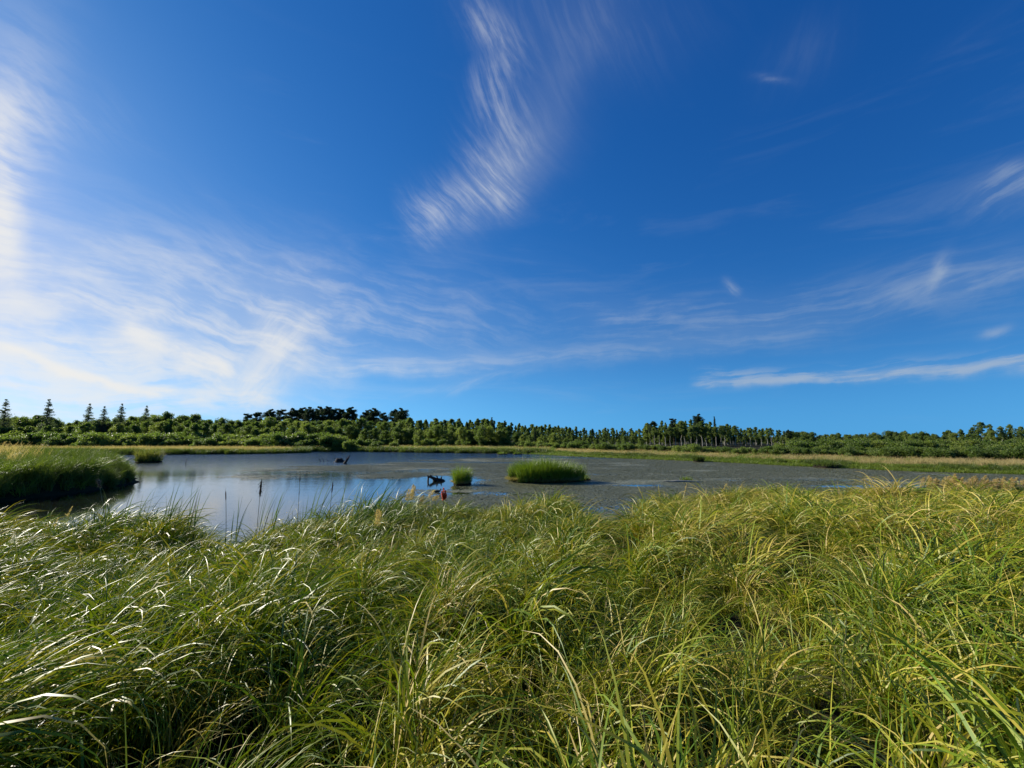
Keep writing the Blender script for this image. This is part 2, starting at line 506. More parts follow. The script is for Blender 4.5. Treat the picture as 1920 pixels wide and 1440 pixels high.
M['tamarack'] = leaf_material('tamarack_needle', [(0.0, (0.05, 0.075, 0.045)), (0.5, (0.085, 0.115, 0.065)), (1.0, (0.14, 0.16, 0.09))],
                              trans=0.45, rough=0.6, spec=0.25, inst=0.4, spread=0.5)
M['shrub'] = leaf_material('willow_leaf', [(0.0, (0.045, 0.08, 0.018)), (0.5, (0.105, 0.15, 0.032)), (1.0, (0.20, 0.23, 0.052))],
                           trans=0.45, rough=0.5, spec=0.35, inst=0.6, spread=0.45, trans_gain=1.7)
M['bark_pale'] = solid_material('aspen_bark', (0.22, 0.21, 0.17), (0.46, 0.44, 0.37), 4.0, 0.85, 0.2, 0.2, (1, 1, 3))
M['bark_dark'] = solid_material('pine_bark', (0.05, 0.035, 0.025), (0.13, 0.09, 0.065), 4.0, 0.9, 0.2, 0.3, (2, 2, 0.6))
M['drift'] = solid_material('wet_driftwood', (0.014, 0.011, 0.009), (0.055, 0.045, 0.036), 5.0, 0.8, 0.2, 0.5, (1, 1, 3))
M['greywood'] = solid_material('bleached_log', (0.20, 0.18, 0.15), (0.42, 0.39, 0.33), 4.0, 0.8, 0.2, 0.3, (0.4, 3, 3))
M['cattail'] = solid_material('cattail_spike', (0.030, 0.016, 0.010), (0.075, 0.042, 0.026), 60.0, 0.9, 0.1, 0.4)
M['fluff'] = solid_material('cattail_fluff', (0.10, 0.075, 0.055), (0.26, 0.21, 0.16), 40.0, 0.95, 0.1, 0.4)
M['stem'] = solid_material('reed_stem', (0.07, 0.09, 0.03), (0.16, 0.15, 0.06), 8.0, 0.6, 0.4, 0.0)
M['peat'] = solid_material('peat', (0.010, 0.008, 0.006), (0.03, 0.024, 0.016), 3.0, 0.95, 0.1, 0.5)


def ground_material():
    m, nt, out = new_mat('marsh_ground')
    g = nt.nodes.new('ShaderNodeNewGeometry')
    n1 = noise(nt, g.outputs['Position'], 0.25, 5, 0.6)
    n2 = noise(nt, g.outputs['Position'], 5.0, 5, 0.65)
    col = ramp(nt, n1 * 0.6 + n2 * 0.4, [(0.3, (0.010, 0.010, 0.005)), (0.5, (0.020, 0.021, 0.009)), (0.7, (0.045, 0.040, 0.018))])
    p = nt.nodes.new('ShaderNodeBsdfPrincipled')
    nt.links.new(col, p.inputs['Base Color']); p.inputs['Roughness'].default_value = 0.95
    p.inputs['Specular IOR Level'].default_value = 0.1
    b = nt.nodes.new('ShaderNodeBump'); b.inputs['Strength'].default_value = 0.6; b.inputs['Distance'].default_value = 0.06
    nt.links.new(n2.s, b.inputs['Height']); nt.links.new(b.outputs[0], p.inputs['Normal'])
    nt.links.new(p.outputs[0], out.inputs[0])
    return m


def water_material():
    m, nt, out = new_mat('pond_water')
    g = nt.nodes.new('ShaderNodeNewGeometry')
    mp = nt.nodes.new('ShaderNodeMapping'); mp.inputs['Scale'].default_value = (0.55, 1.0, 1.0)
    mp.inputs['Rotation'].default_value = (0, 0, R(12))
    nt.links.new(g.outputs['Position'], mp.inputs[0])
    r1 = noise(nt, mp.outputs[0], 5.5, 3, 0.55, 0.4)
    r2 = noise(nt, mp.outputs[0], 1.3, 3, 0.5, 0.3)
    calm = noise(nt, mp.outputs[0], 0.09, 3, 0.5).smooth(0.36, 0.62)     # wind lanes
    sp = nt.nodes.new('ShaderNodeSeparateXYZ'); nt.links.new(g.outputs['Position'], sp.inputs[0])
    fetch = X(nt, sp.outputs[1]).smooth(38.0, 75.0)                       # the open far side is rougher
    h = (r1 * 0.35 + r2 * 0.65) * (calm * 0.3 + 0.14 + fetch * 18.0)
    b = nt.nodes.new('ShaderNodeBump'); b.inputs['Strength'].default_value = 0.55; b.inputs['Distance'].default_value = 0.035
    nt.links.new(h.s, b.inputs['Height'])
    p = nt.nodes.new('ShaderNodeBsdfPrincipled')
    p.inputs['Base Color'].default_value = (0.010, 0.013, 0.010, 1)
    p.inputs['Roughness'].default_value = 0.06
    p.inputs['IOR'].default_value = 2.0
    p.inputs['Specular IOR Level'].default_value = 0.9
    nt.links.new(b.outputs[0], p.inputs['Normal'])
    nt.links.new(p.outputs[0], out.inputs[0])
    return m


def weed_material():
    """floating leaf cover: small pads with gaps of open water between them, thinning out where the cover value falls"""
    m, nt, out = new_mat('floating_weed')
    g = nt.nodes.new('ShaderNodeNewGeometry')
    pos = g.outputs['Position']
    mp = nt.nodes.new('ShaderNodeMapping'); mp.inputs['Scale'].default_value = (0.45, 1.0, 1.0)
    nt.links.new(pos, mp.inputs[0])
    n_big = noise(nt, mp.outputs[0], 0.35, 4, 0.6, 0.5)
    n_mid = noise(nt, mp.outputs[0], 2.4, 4, 0.65)
    vo = nt.nodes.new('ShaderNodeTexVoronoi'); nt.links.new(pos, vo.inputs['Vector']); vo.inputs['Scale'].default_value = 7.0
    pad = X(nt, vo.outputs['Distance'])
    padcol = nt.nodes.new('ShaderNodeSeparateColor'); nt.links.new(vo.outputs['Color'], padcol.inputs[0])
    rnd = X(nt, padcol.outputs[0])
    cover = attr(nt, 'cover')
    n_patch = noise(nt, mp.outputs[0], 0.9, 3, 0.6)
    keep = cover * 1.15 + (n_big - 0.5) * 1.3 + (n_patch - 0.5) * 0.8 + (n_mid - 0.5) * 0.9 - rnd * 0.34 - pad * 0.35
    fac = keep.smooth(0.38, 0.52) * cover.smooth(0.10, 0.32)
    col = ramp(nt, rnd * 0.50 + n_mid * 0.25 + (n_big - 0.5) * 0.3 + (n_patch - 0.5) * 0.3 + 0.16, [(0.15, (0.040, 0.046, 0.020)), (0.45, (0.098, 0.105, 0.052)), (0.85, (0.20, 0.19, 0.11))])
    p = nt.nodes.new('ShaderNodeBsdfPrincipled')
    nt.links.new(col, p.inputs['Base Color']); p.inputs['Roughness'].default_value = 0.55
    p.inputs['Specular IOR Level'].default_value = 0.4
    b = nt.nodes.new('ShaderNodeBump'); b.inputs['Strength'].default_value = 0.6; b.inputs['Distance'].default_value = 0.03
    nt.links.new((rnd + n_mid).s, b.inputs['Height']); nt.links.new(b.outputs[0], p.inputs['Normal'])
    tr = nt.nodes.new('ShaderNodeBsdfTransparent')
    mx = nt.nodes.new('ShaderNodeMixShader')
    nt.links.new(fac.s, mx.inputs[0]); nt.links.new(tr.outputs[0], mx.inputs[1]); nt.links.new(p.outputs[0], mx.inputs[2])
    nt.links.new(mx.outputs[0], out.inputs[0])
    return m


M['ground'] = ground_material()
M['water'] = water_material()
M['weed'] = weed_material()

# ------------------------------------------------------------------ lie of the land
POND = np.array([
    (-60, 6), (-40, 8.5), (-25, 11.4), (-13.5, 13.0), (-9.6, 13.8), (-7.9, 11.8), (-6.9, 11.9), (-6.0, 14.4), (-4, 15.6), (-2.5, 16.2), (0, 17.2),
    (2.0, 17.4), (2.8, 14.4), (3.4, 14.6), (4.3, 16.4), (7, 18.2), (11, 20), (15, 19.8), (18.5, 18.0), (24, 16.5), (40, 14), (80, 8),
    (85, 22), (53, 35), (44, 38.4), (37, 42), (31.5, 49), (26, 57), (12, 71), (4, 83), (-4.5, 85), (-20, 90), (-38, 97), (-42, 94),
    (-39.6, 88), (-48, 82), (-62, 79), (-85, 77), (-88, 71), (-62, 60), (-45, 48.5), (-33, 39), (-26.5, 32), (-25.2, 29), (-25.0, 22), (-26, 16),
    (-31, 13), (-60, 12)], float)


def pond_sd(x, y):
    """signed distance to the shoreline, positive on land"""
    x = np.asarray(x, float); y = np.asarray(y, float)
    sh = x.shape; p = np.stack([x.ravel(), y.ravel()], 1)
    a = POND; b = np.roll(POND, -1, 0)
    best = np.full(len(p), 1e9); inside = np.zeros(len(p), bool)
    for (ax, ay), (bx, by) in zip(a, b):
        ex, ey = bx - ax, by - ay
        t = np.clip(((p[:, 0] - ax) * ex + (p[:, 1] - ay) * ey) / (ex * ex + ey * ey), 0, 1)
        best = np.minimum(best, np.hypot(p[:, 0] - ax - t * ex, p[:, 1] - ay - t * ey))
        c = (ay > p[:, 1]) != (by > p[:, 1])
        with np.errstate(divide='ignore', invalid='ignore'):
            xi = ax + (p[:, 1] - ay) * ex / (ey if ey else 1e-9)
        inside ^= c & (p[:, 0] < xi)
    return np.where(inside, -best, best).reshape(sh)


def near_mask(x, y):
    """1 on the bank the picture is taken from"""
    return 1 - sstep(0, 6, np.asarray(y, float) - (20 + 0 * np.asarray(x, float)) + 8 * sstep(-20, -27, x))


def land_z(x, y):
    x = np.asarray(x, float); y = np.asarray(y, float)
    sd = pond_sd(x, y) + (fbm(x, y, 0.5, 3, 3) - 0.5) * 1.2
    nm = near_mask(x, y)
    near = 0.06 + 1.02 * np.clip(sd / 14.5, 0, 1) + 0.10 * sstep(0, 0.8, sd)
    far = 0.30 * sstep(0, 2.5, sd) + 0.010 * np.clip(sd, 0, 60) * sstep(10, 50, sd)
    left = sstep(-18, -27, x) * (1 - sstep(40, 60, y)) * sstep(13, 20, y)
    far = far * (1 - left) + left * (0.75 * sstep(0, 1.6, sd) + 0.1)
    z = near * nm + far * (1 - nm) + (fbm(x, y, 0.9, 3, 9) - 0.5) * 0.22
    under = -0.12 - 0.10 * np.clip(-sd, 0, 8)
    return np.where(sd > 0, np.maximum(z, 0.03), under)


def lz(x, y): return float(land_z(np.array([x]), np.array([y]))[0])


def at_z(px, py, z=0.0):
    """where the sight line through a photo pixel meets the level z"""
    d = pix_ray(px, py); t = (z - H) / d.z
    return Vector((d.x * t, d.y * t, z))


def at_y(px, py, y):
    """the point on a sight line at distance y in front of the camera"""
    d = pix_ray(px, py); t = y / d.y
    return Vector((d.x * t, y, H + d.z * t))


def build_land():
    def axis(lo, hi, fine_lo, fine_hi, fine, grow):
        a = list(np.arange(fine_lo, fine_hi + 1e-6, fine)); s = fine
        while a[-1] < hi: s *= grow; a.append(a[-1] + s)
        s = fine
        while a[0] > lo: s *= grow; a.insert(0, a[0] - s)
        return np.array(a)
    xs = axis(-1200, 1200, -70, 70, 0.7, 1.18); ys = axis(-150, 1300, -6, 105, 0.7, 1.18)
    gx, gy = np.meshgrid(xs, ys)
    z = land_z(gx, gy)
    v = np.stack([gx, gy, z], -1).reshape(-1, 3)
    nx = len(xs); i = (np.arange(len(ys) - 1)[:, None] * nx + np.arange(nx - 1)[None]).ravel()
    mb = MB(); mb.add(v, np.stack([i, i + 1, i + nx + 1, i + nx], 1))
    o = link('ground', mb.mesh('ground', M['ground'])); tag(o, 'dark marshy ground under the grass around the pond', kind='structure')
    o['category'] = 'ground'
    mb = MB(); mb.add([(-110, 2, 0), (110, 2, 0), (110, 112, 0), (-110, 112, 0)], [(0, 1, 2, 3)])
    o = link('water', mb.mesh('water', M['water'])); tag(o, 'blue pond water reflecting the sky', 'water', kind='structure')


def ell(x, y, cx, cy, rx, ry, rot=0.0):
    c, s = math.cos(rot), math.sin(rot)
    dx, dy = x - cx, y - cy
    return np.exp(-(((dx * c + dy * s) / rx) ** 2 + ((dy * c - dx * s) / ry) ** 2))


def weed_cover(x, y):
    """share of the surface under floating leaves"""
    # the mat spreads over the right side of the pond, its left edge running out along a line from the near bank
    d = np.maximum(y, 1.0)
    w = (fbm(x, y, 0.06, 4, 21) - 0.5)
    u = x / d + w * 0.25
    cover = 0.96 * sstep(-0.46, -0.12, u - 0.002 * (y - 20) + w * 0.35)
    # the left mat beyond the first bay
    cover = np.maximum(cover, 0.95 * ell(x, y, -14, 46, 15, 7, 0.12))
    cover = np.maximum(cover, 0.80 * ell(x, y, -19, 36, 8, 3.0, 0.05))
    # open water: along the far shore, the bay in the middle, wind lanes
    for cx, cy, rx, ry, rot, k in ((-26, 78, 26, 15, -0.05, 1.0), (-2, 76, 9, 4.5, 0.1, 0.9), (8, 68, 8, 1.8, -0.3, 0.8), (-12, 58, 14, 1.4, -0.25, 0.7),
                                   (-8.5, 30, 5.5, 5.0, 0.1, 0.9), (-5.2, 34, 3.2, 3.4, 0.0, 0.8), (6.0, 23.0, 3.8, 1.3, -0.12, 0.48), (3.5, 20.0, 3.0, 2.0, 0.0, 0.55),
                                   (-0.5, 25.5, 2.6, 0.8, -0.1, 0.5), (16, 35.5, 9, 0.4, -0.10, 0.36), (20, 33.5, 7, 0.4, -0.05, 0.40), (24, 29, 6, 1.2, -0.05, 0.6),
                                   (6, 38.5, 8, 0.4, -0.05, 0.45), (-6, 41, 8, 0.5, -0.15, 0.5), (8.5, 29.6, 2.4, 0.6, -0.2, 0.5)):
        cover = cover * (1 - k * ell(x, y, cx, cy, rx, ry, rot))
    return np.clip(cover, 0, 1)


def build_weed():
    xs = np.arange(-75, 85, 0.5); ys = np.arange(9, 100, 0.5)
    gx, gy = np.meshgrid(xs, ys)
    cov = weed_cover(gx, gy); sd = pond_sd(gx, gy)
    nx = len(xs); v = np.stack([gx, gy, np.full_like(gx, 0.006)], -1).reshape(-1, 3)
    i = (np.arange(len(ys) - 1)[:, None] * nx + np.arange(nx - 1)[None]).ravel()
    q = np.stack([i, i + 1, i + nx + 1, i + nx], 1)
    ok = (cov.ravel()[q].max(1) > 0.08) & (sd.ravel()[q].min(1) < 1.0)
    q = q[ok]; used = np.unique(q); re = np.full(len(v), -1); re[used] = np.arange(len(used))
    mb = MB(); mb.add(v[used], re[q])
    me = mb.mesh('floating_pondweed', M['weed'])
    me.attributes.new('cover', 'FLOAT', 'POINT').data.foreach_set('value', cov.ravel()[used])
    o = link('floating_pondweed', me)
    tag(o, 'grey green mat of floating leaves covering most of the pond', 'pondweed', kind='stuff')


build_land()
build_weed()


# ------------------------------------------------------------------ trees and shrubs
def limb_path(p0, p1, sag=0.0, n=4, wob=0.05):
    t = np.linspace(0, 1, n)[:, None]
    p = np.asarray(p0)[None] * (1 - t) + np.asarray(p1)[None] * t
    L = np.linalg.norm(np.asarray(p1) - np.asarray(p0))
    p = p + rng.normal(size=p.shape) * wob * L * np.sin(np.pi * t)
    p[:, 2] += (sag * L * np.sin(np.pi * t))[:, 0]
    return p


def blob(c, r, n):
    """points spread in an ellipsoid, thicker towards its skin"""
    d = rng.normal(size=(n, 3)); d /= np.linalg.norm(d, axis=1)[:, None]
    return np.asarray(c)[None] + d * (rng.random((n, 1)) ** 0.5) * np.asarray(r)[None]


def aspen_meshes(h, wide, bare, k, leaves=1500, size=0.27, name='aspen', mat='aspen', bark='bark_pale', rnd=0.0):
    tb, cb = MB(), MB()
    lean = rng.normal(size=2) * 0.03 * h
    top = np.array([lean[0], lean[1], h * 0.97])
    tr = limb_path((0, 0, -0.3), top, 0, 7, 0.012)
    r0 = 0.011 * h + 0.03
    tube(tb, tr, np.linspace(r0, 0.02, 7), 6)
    nb = 40
    per = leaves // (nb + 14)
    for i in range(nb):
        t = bare + (1 - bare) * (i + rng.random()) / nb
        base = np.array([np.interp(t, np.linspace(0, 1, 7), tr[:, j]) for j in range(3)])
        a = rng.random() * 2 * np.pi
        s = (t - bare) / (1 - bare)
        prof = math.sin(min(1, (s * 0.86 + 0.14)) * math.pi) ** 0.7
        L = wide * prof * rng.uniform(0.35, 1.05)
        end = base + np.array([math.cos(a) * L, math.sin(a) * L, L * rng.uniform(0.25, 0.8)])
        tube(tb, limb_path(base, end, 0.0, 4, 0.05), np.linspace(r0 * 0.35 * (1 - 0.6 * t), 0.012, 4), 4)
        rr = wide * rng.uniform(0.15, 0.34)
        pts = blob(end * 0.85 + base * 0.15, (rr, rr, rr * (1.1 + rnd)), per)
        leaf_quads(cb, pts, size, np.clip(rng.normal(0.5 + 0.25 * (rng.random() - 0.5), 0.2, per), 0, 1))
    for i in range(14):
        t = bare + (1 - bare) * (0.10 + 0.90 * i / 13)
        base = np.array([np.interp(t, np.linspace(0, 1, 7), tr[:, j]) for j in range(3)])
        rr = wide * 0.42 * (1.1 - 0.65 * (i / 13))
        leaf_quads(cb, blob(base, (rr, rr, rr * 1.2), per), size, np.clip(rng.normal(0.55, 0.2, per), 0, 1))
    return tb.mesh(name + '_trunk', M[bark]), cb.mesh(name + '_crown', M[mat], False), h


def pine_meshes(h, k):
    tb, cb = MB(), MB()
    top = np.array([rng.normal() * 0.2, rng.normal() * 0.2, h * 0.98])
    tr = limb_path((0, 0, -0.3), top, 0, 7, 0.006)
    tube(tb, tr, np.linspace(0.19, 0.04, 7), 6)
    bare = rng.uniform(0.36, 0.5)
    nw = 13
    for w in range(nw):
        s = (w + rng.uniform(0.1, 0.9)) / nw
        t = bare + (1 - bare) * s * 0.98
        z = t * h
        L0 = h * 0.18 * math.sin(math.pi * (0.22 + 0.70 * s)) ** 0.8
        nb = 5 if s < 0.75 else 4
        a0 = rng.random() * 6.28
        for b in range(nb):
            if rng.random() < 0.12: continue
            a = a0 + b * 6.283 / nb + rng.normal() * 0.3
            L = L0 * rng.uniform(0.6, 1.15)
            tj = min(0.99, t + rng.normal() * 0.03)
            base = np.array([np.interp(tj, np.linspace(0, 1, 7), tr[:, j]) for j in range(3)])
            end = base + np.array([math.cos(a) * L, math.sin(a) * L, L * rng.uniform(0.05, 0.35)])
            tube(tb, limb_path(base, end, 0.08, 4, 0.03), np.linspace(0.05, 0.015, 4), 4)
            for q, (f, r) in enumerate(((1.0, 0.36), (0.68, 0.34), (0.4, 0.24))):
                c = base * (1 - f) + end * f + np.array([0, 0, 0.12 * L])
                n = int(150 * r / 0.3)
                rr = max(0.45, L * r)
                leaf_quads(cb, blob(c, (rr, rr, rr * 0.85), n), 0.30, np.clip(rng.normal(0.5, 0.22, n), 0, 1), aspect=0.35)
    c = top - np.array([0, 0, 0.3])
    leaf_quads(cb, blob(c, (0.6, 0.6, 0.7), 120), 0.34, np.clip(rng.normal(0.5, 0.2, 120), 0, 1), aspect=0.35)
    return tb.mesh('pine_trunk', M['bark_dark']), cb.mesh('pine_crown', M['pine'], False), h


def conifer_meshes(h, spread, mat, whorls, dens, bare, up, size, name):
    tb, cb = MB(), MB()
    tr = limb_path((0, 0, -0.3), (rng.normal() * 0.12, rng.normal() * 0.12, h), 0, 7, 0.004)
    tube(tb, tr, np.linspace(0.012 * h, 0.015, 7), 6)
    for w in range(whorls):
        s = (w + rng.random() * 0.7) / whorls
        t = bare + (1 - bare) * s
        L0 = spread * (1 - s) ** 0.85 + 0.12
        nb = 6
        a0 = rng.random() * 6.28
        for b in range(nb):
            if rng.random() < 0.14: continue
            a = a0 + b * 6.283 / nb + rng.normal() * 0.25
            L = L0 * rng.uniform(0.55, 1.15)
            tj = min(0.995, t + rng.normal() * 0.022)
            base = np.array([np.interp(tj, np.linspace(0, 1, 7), tr[:, j]) for j in range(3)])
            end = base + np.array([math.cos(a) * L, math.sin(a) * L, L * (up + rng.normal() * 0.08)])
            pth = limb_path(base, end, -0.06, 4, 0.02)
            tube(tb, pth, np.linspace(0.03, 0.01, 4), 4)
            n = int(dens * max(L, 0.35))
            f = rng.random((n, 1)) ** 0.8
            pts = base * (1 - f) + end * f + rng.normal(size=(n, 3)) * np.array([0.16, 0.16, 0.09]) * (0.5 + L * 0.5)
            leaf_quads(cb, pts, size, np.clip(rng.normal(0.5, 0.22, n), 0, 1), aspect=0.4)
    return tb.mesh(name + '_trunk', M['bark_dark']), cb.mesh(name + '_crown', M[mat], False), h


def shrub_meshes(h, w, n, size, mat='shrub'):
    tb, cb = MB(), MB()
    ns = 13
    for i in range(ns):
        a = rng.random() * 6.28; r = w * rng.uniform(0.15, 0.85)
        zz = h * rng.uniform(0.45, 0.9) * (1 - 0.35 * (r / w) ** 2)
        end = np.array([math.cos(a) * r, math.sin(a) * r, zz])
        b0 = np.array([math.cos(a) * r * 0.25, math.sin(a) * r * 0.25, -0.2])
        tube(tb, limb_path(b0, end, 0.05, 4, 0.06), np.linspace(0.035, 0.01, 4), 4)
        k = n // ns
        rr = w * rng.uniform(0.28, 0.46)
        leaf_quads(cb, blob(end * np.array([1, 1, 0.95]), (rr, rr, rr * rng.uniform(0.6, 0.95)), k), size,
                   np.clip(rng.normal(0.5 + 0.3 * (rng.random() - 0.5), 0.2, k), 0, 1))
        k2 = k // 2
        leaf_quads(cb, blob(end * np.array([1, 1, 0.45]), (rr, rr, h * 0.4), k2), size, np.clip(rng.normal(0.4, 0.2, k2), 0, 1))
    return tb.mesh('shrub_stems', M['bark_dark']), cb.mesh('shrub_foliage', M[mat], False), h


ASPEN = [aspen_meshes(10, rng.uniform(1.3, 1.7), rng.uniform(0.10, 0.20), i, 6500, 0.27) for i in range(6)]
BIRCH = [aspen_meshes(10, rng.uniform(1.6, 2.0), rng.uniform(0.44, 0.58), i, 3400, 0.27, 'bare_aspen') for i in range(4)]
LEAFY = [aspen_meshes(7, rng.uniform(2.3, 2.8), 0.14, i, 6000, 0.27, 'leafy_tree', 'shrub', 'bark_dark', 0.1) for i in range(5)]
PINE = [pine_meshes(14, i) for i in range(5)]
TAMA = [conifer_meshes(13, 2.9, 'tamarack', 26, 34, 0.10, 0.22, 0.30, 'tamarack') for i in range(3)]
SPRU = [conifer_meshes(10, 1.9, 'pine', 24, 70, 0.05, -0.12, 0.36, 'spruce') for i in range(3)]
SHRUB = [shrub_meshes(3.0, rng.uniform(1.8, 2.4), 2600, 0.26) for i in range(6)]


def plant_tree(name, kind, px, top_y, y, label, cat, group, parts=('trunk', 'crown'), wide=1.0):
    """stand a tree at distance y in the column px of the photograph, as tall as its top there"""
    src = kind[random.randrange(len(kind))]
    p = at_y(px, top_y, y)
    g = lz(p.x, y) - 0.05
    s = max(0.25, (p.z - g) / src[2])
    root = empty(name, (p.x, y, g), random.random() * 6.28)
    root.scale = (s * wide, s * wide, s)
    tag(root, label, cat, group)
    link(parts[0], src[0], root); link(parts[1], src[1], root)
    return root


SKYLINE = np.array([(-300, 785), (0, 786), (60, 783), (100, 785), (140, 788), (200, 782), (260, 781), (320, 778), (380, 783), (455, 788), (520, 786), (600, 788), (700, 790),
                    (770, 786), (800, 784), (850, 786), (890, 788), (915, 783), (940, 787), (960, 793), (1000, 796), (1060, 799), (1100, 802), (1150, 804), (1200, 804),
                    (1215, 792), (1250, 788), (1300, 787), (1340, 791), (1380, 796), (1420, 801), (1460, 805), (1500, 811), (1560, 812), (1600, 813), (1650, 811),
                    (1680, 808), (1700, 808), (1750, 811), (1780, 804), (1850, 801), (1920, 801), (2250, 798)], float)
def skyline(px): return float(np.interp(px, SKYLINE[:, 0], SKYLINE[:, 1]))


# --- the landmark trees, one by one
tama = [(12, 749, 118, 'grey green tamarack at the far left edge of the treeline'),
        (94, 749, 116, 'tall tamarack standing alone, second spindly conifer from the left edge'),
        (168, 757, 122, 'slender tamarack, third spindly conifer from the left, before a broader one'),
        (197, 762, 120, 'short broad tamarack close beside the slender third one at left'),
        (229, 757, 118, 'tamarack right of the short broad one, second last of the left conifers'),
        (276, 761, 124, 'thin tamarack, rightmost of the six spindly conifers at left')]
for px, ty, y, lab in tama:
    plant_tree('tamarack_tree', TAMA, px, ty, y, lab, 'tree', 'tamaracks above the left wood', wide=1.0)

pine_px = [(466, 775), (484, 772), (508, 768), (527, 767), (550, 766), (566, 765), (583, 764), (600, 763), (614, 763), (628, 765), (642, 768), (657, 764),
           (689, 769), (702, 766), (718, 774), (742, 768), (754, 766)]
words = ['first', 'second', 'third', 'fourth', 'fifth', 'sixth', 'seventh', 'eighth', 'ninth', 'tenth', 'eleventh', 'twelfth']
for i, (px, ty) in enumerate(pine_px):
    if i < 12: lab = 'tall dark pine, %s from the left in the long pine row' % words[i]
    else: lab = 'dark pine, %s from the left in the short pine group right of the gap' % words[i - 12]
    plant_tree('pine_tree', PINE, px, ty, 165 + random.uniform(-6, 10), lab, 'tree', 'pines standing above the left wood', wide=1.05)

for px, ty, y, w, lab in ((1340, 781, 122, 0.55, 'narrow pointed spruce top rising above the aspens at right'),
                          (1003, 808, 112, 1.1, 'dark cone shaped spruce in front of the aspens near the middle'),
                          (905, 789, 130, 1.0, 'dark spruce, left of the pair in the middle of the far shore'),
                          (922, 783, 134, 1.0, 'taller dark spruce, right of the pair in the middle of the far shore'),
                          (876, 791, 132, 1.0, 'dark spruce just left of the spruce pair on the far shore'),
                          (945, 789, 131, 1.0, 'dark spruce just right of the spruce pair on the far shore')):
    plant_tree('spruce_tree', SPRU, px, ty, y, lab, 'tree', 'spruces among the aspens', wide=w)
for px, ty, y, lab in ((1308, 777, 116, 'tallest dark pine top above the right grove of aspens'),
                       (1225, 789, 112, 'dark rounded pine at the left end of the right grove'),
                       (1478, 806, 104, 'dark pine at the right end of the right grove'),
                       (1262, 784, 116, 'feathery dark pine between the round and the tallest pine in the right grove')):
    plant_tree('pine_tree', PINE, px, ty, y, lab, 'tree', 'pines in the right grove', wide=0.9)

# --- the belts of look-alike trees
random.seed(23)
def belt(name, kind, x0, x1, step, y0, y1, dy0, dy1, label, group, jitter=3.0, wide=(0.9, 1.25), skip=None):
    px = x0
    while px < x1:
        y = random.uniform(y0, y1)
        ty = skyline(px) + random.uniform(dy0, dy1) + random.gauss(0, jitter)
        if not (skip and skip(px)):
            plant_tree(name, kind, px, ty, y, label, 'tree', group, wide=random.uniform(*wide))
        px += step * random.uniform(0.7, 1.3)

G = 'pale stemmed aspen in the middle stretch of the far treeline'
belt('aspen_tree', ASPEN, 745, 1215, 6, 132, 156, 0, 4, G, 'aspens of the middle treeline', 2.5, (1.1, 1.7))
belt('aspen_tree', ASPEN, 740, 1215, 9, 118, 132, 4, 14, G, 'aspens of the middle treeline', 3.5, (1.0, 1.6))
G = 'tall pale trunked aspen in the raised grove right of the middle'
belt('aspen_tree', ASPEN, 1212, 1500, 7, 118, 134, 1, 8, G, 'aspens of the right grove', 3.0, (1.0, 1.5))
belt('aspen_tree', BIRCH, 1218, 1490, 9, 104, 115, 2, 13, G, 'aspens of the right grove', 4.0, (0.9, 1.4))
G = 'small thin aspen sticking up from the low wood at right'
belt('aspen_tree', BIRCH, 1505, 2240, 19, 88, 100, -4, 5, G, 'small aspens of the right wood', 4.0, (0.8, 1.1))
belt('aspen_tree', ASPEN, 1740, 2240, 17, 84, 98, 0, 7, G, 'small aspens of the right wood', 3.0, (0.9, 1.2))
belt('leafy_tree', LEAFY, 760, 1205, 15, 104, 118, 16, 24, 'short leafy tree filling the foot of the middle aspens', 'leafy trees under the middle aspens', 2.5, (1.0, 1.3))
belt('leafy_tree', LEAFY, 1205, 1500, 12, 118, 132, 17, 24, 'short leafy tree deep inside the right aspen grove', 'leafy trees inside the right grove', 2.5, (1.1, 1.5))
G = 'low leafy tree in the bushy wood along the right shore'
belt('leafy_tree', LEAFY, 1480, 1760, 11, 100, 116, 0, 4, G, 'leafy trees of the right wood', 2.0, (1.1, 1.4))
belt('leafy_tree', LEAFY, 1490, 2240, 16, 80, 96, 6, 14, G, 'leafy trees of the right wood', 3.0, (0.9, 1.2))
G = 'round leafy tree in the bushy wood behind the left meadow'
belt('leafy_tree', LEAFY, -260, 760, 13, 128, 145, 0, 6, G, 'leafy trees of the left wood', 3.0, (1.0, 1.3))
belt('leafy_tree', LEAFY, -260, 770, 18, 108, 122, 10, 19, G, 'leafy trees of the left wood', 3.0, (1.0, 1.3))


def shrub_belt(x0, x1, step, y0, y1, t0, t1, label, group):
    px = x0
    while px < x1:
        y = random.uniform(y0(px), y1(px)) if callable(y0) else random.uniform(y0, y1)
        f = (px - x0) / (x1 - x0)
        ty = t0 + (t1 - t0) * f + random.uniform(-3, 4)
        plant_tree('shrub', SHRUB, px, ty, y, label, 'shrub', group, ('stems', 'foliage'), random.uniform(0.95, 1.5))
        px += step * random.uniform(0.7, 1.3)

